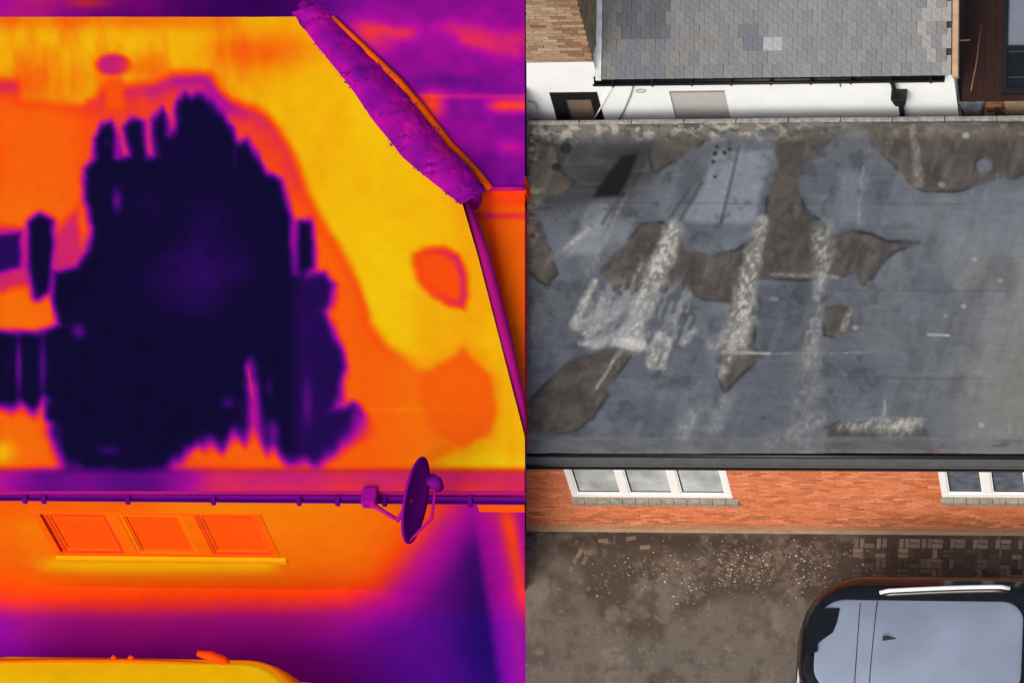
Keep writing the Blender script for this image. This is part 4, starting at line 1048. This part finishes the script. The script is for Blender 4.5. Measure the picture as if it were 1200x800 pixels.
# roof rises gently away from the patio
grid('roof_covering', (X, Yg, nprm), M_TH, lambda x, y: therm(nroof_t(x, y)), nh)
b = MB(); pts = [nprm(x, y) + Vector((0, 0, .02)) for x, y in ((391, 21), (415, 45), (440, 70), (468, 98), (496, 131), (527, 171), (559, 203), (575, 222))]
b.tube(pts, [.03, .045, .06, .075, .075, .07, .06, .05], 8); b.build('verge', tmat(.76), nh, True)
q = [nprm(x, y) for x, y in ((574, 219.5), (SEAM - 1, 219.5))]
b = MB(); b.hexa([(q[0].x, q[0].y, 0), (q[1].x, q[1].y, 0), (q[1].x, q[1].y + .2, 0), (q[0].x, q[0].y + .2, 0), (q[0].x, q[0].y, q[0].z - .01), (q[1].x, q[1].y, q[1].z - .01), (q[1].x, q[1].y + .2, q[1].z - .01), (q[0].x, q[0].y + .2, q[0].z - .01)]); b.build('wall', tmat(.7), nh)
b = MB(); b.tube([q[0] + Vector((-.02, -.02, 0)), q[1] + Vector((0, -.02, 0))], .035, 8); b.build('gutter', tmat(.5), nh, True)
# low flat extension roof
def ext_t(x, y):
    t = .775 + .03 * (fbm(x, y, 30, 51) - .5) - .16 * np.exp(-((y - 253) / 4) ** 2) - .08 * np.exp(-((x - 572 - (y - 236) * .12) / 6) ** 2)
    t = t - .08 * sstep(246, 236, y) * sstep(565, 590, x)
    return t
ys = np.linspace(219, 512, 90); X = np.zeros((90, 22)); Yg = np.zeros_like(X)
NE2 = [(219, 552), (236, 545), (300, 563), (400, 590), (500, 611), (512, 613)]
for i, y in enumerate(ys): X[i] = np.linspace(float(lerp_tab(NE2, y)) + 1, SEAM - 1, 22); Yg[i] = y
grid('extension_roof', (X, Yg, atz(2.75)), M_TH, lambda x, y: therm(ext_t(x, y)), nh)
b = MB(); po = [at(613, 512, 2.72), at(SEAM - 1.2, 512, 2.72), at(SEAM - 1.2, 240, 2.72), at(556, 240, 2.72), at(566, 300, 2.72), at(592, 400, 2.72)]
b.prism(po, .25); b.build('extension_deck', tmat(.6), nh)
settle(nh)

# low wall on the far side of the yard
fw_ = MB(); p0 = at(601, 606, .5); p1 = at(627, 745, .5)

# hot yellow car, bottom left
yfar = at(150, 772, 1.45).y + .1; x1c = at(433, 806, 1.0).x; x0c = x1c - 6.2
hc = thing('hot_car', 'bright yellow car roof in heat colours at the bottom edge, below the orange wall', 'car', ((x0c + x1c) / 2, yfar - 1, 0))
M_HC = mat('thermal_car', th(.93), .9, 0, .05, .12, 1.2)
yn = yfar - 2.1
b = MB(); loft(b, [ring(x0c + .1, x1c - .08, yn + .1, yfar - .25, (.4, .9), .25), ring(x0c, x1c, yn, yfar - .2, (.5, 1.0), .8), ring(x0c + .04, x1c - .06, yn + .06, yfar - .22, (.5, 1.0), 1.05)], True, .04); b.build('body', tmat(.98), hc, True)
b = MB(); loft(b, [ring(x0c + .15, x1c - .4, yn + .12, yfar - .18, (.5, .95), 1.0), ring(x0c + .3, x1c - .75, yn + .25, yfar - .06, (.5, .9), 1.3), ring(x0c + .4, x1c - .9, yn + .3, yfar - .06, (.45, .85), 1.40)], True, 0); b.build('side_glass', tmat(.84), hc, True)
b = MB(); loft(b, [ring(x0c + .4, x1c - .95, yn + .3, yfar - .09, (.45, .85), 1.39, crown=.02), ring(x0c + .43, x1c - 1.0, yn + .33, yfar - .14, (.45, .82), 1.43, crown=.02)], True, .04, .02); b.build('roof_panel', tmat(.95), hc, True)
mp = at(252, 771, 1.35)
m = MB(); a_ = at(232, 765, 1.38); b__ = at(246, 768, 1.40); c__ = at(262, 775, 1.38); d__ = at(274, 785, 1.34)
m.tube([a_, b__, c__, d__], [.045, .075, .085, .03], 12); m.build('door_mirror', tmat(.72), hc, True)
for px in (133, 153):
    p = at(px, 771, 1.42); m = MB(); m.tube([p + Vector((-.05, 0, -.03)), p + Vector((.0, .01, .02)), p + Vector((.06, 0, -.03))], [.02, .04, .02], 8); m.build('rail_foot', tmat(.74), hc, True)
m = MB(); m.tube([at(-40, 776, 1.40), at(60, 774, 1.42), at(150, 774, 1.42), at(290, 778, 1.38)], [.03, .03, .03, .01], 8); m.build('roof_rail', tmat(.8), hc, True)
wheels(hc, (x0c + .95, x1c - 1.1), ((yfar - .45, 1), (yn + .22, -1)), tmat(.6), tmat(.7))
settle(hc)
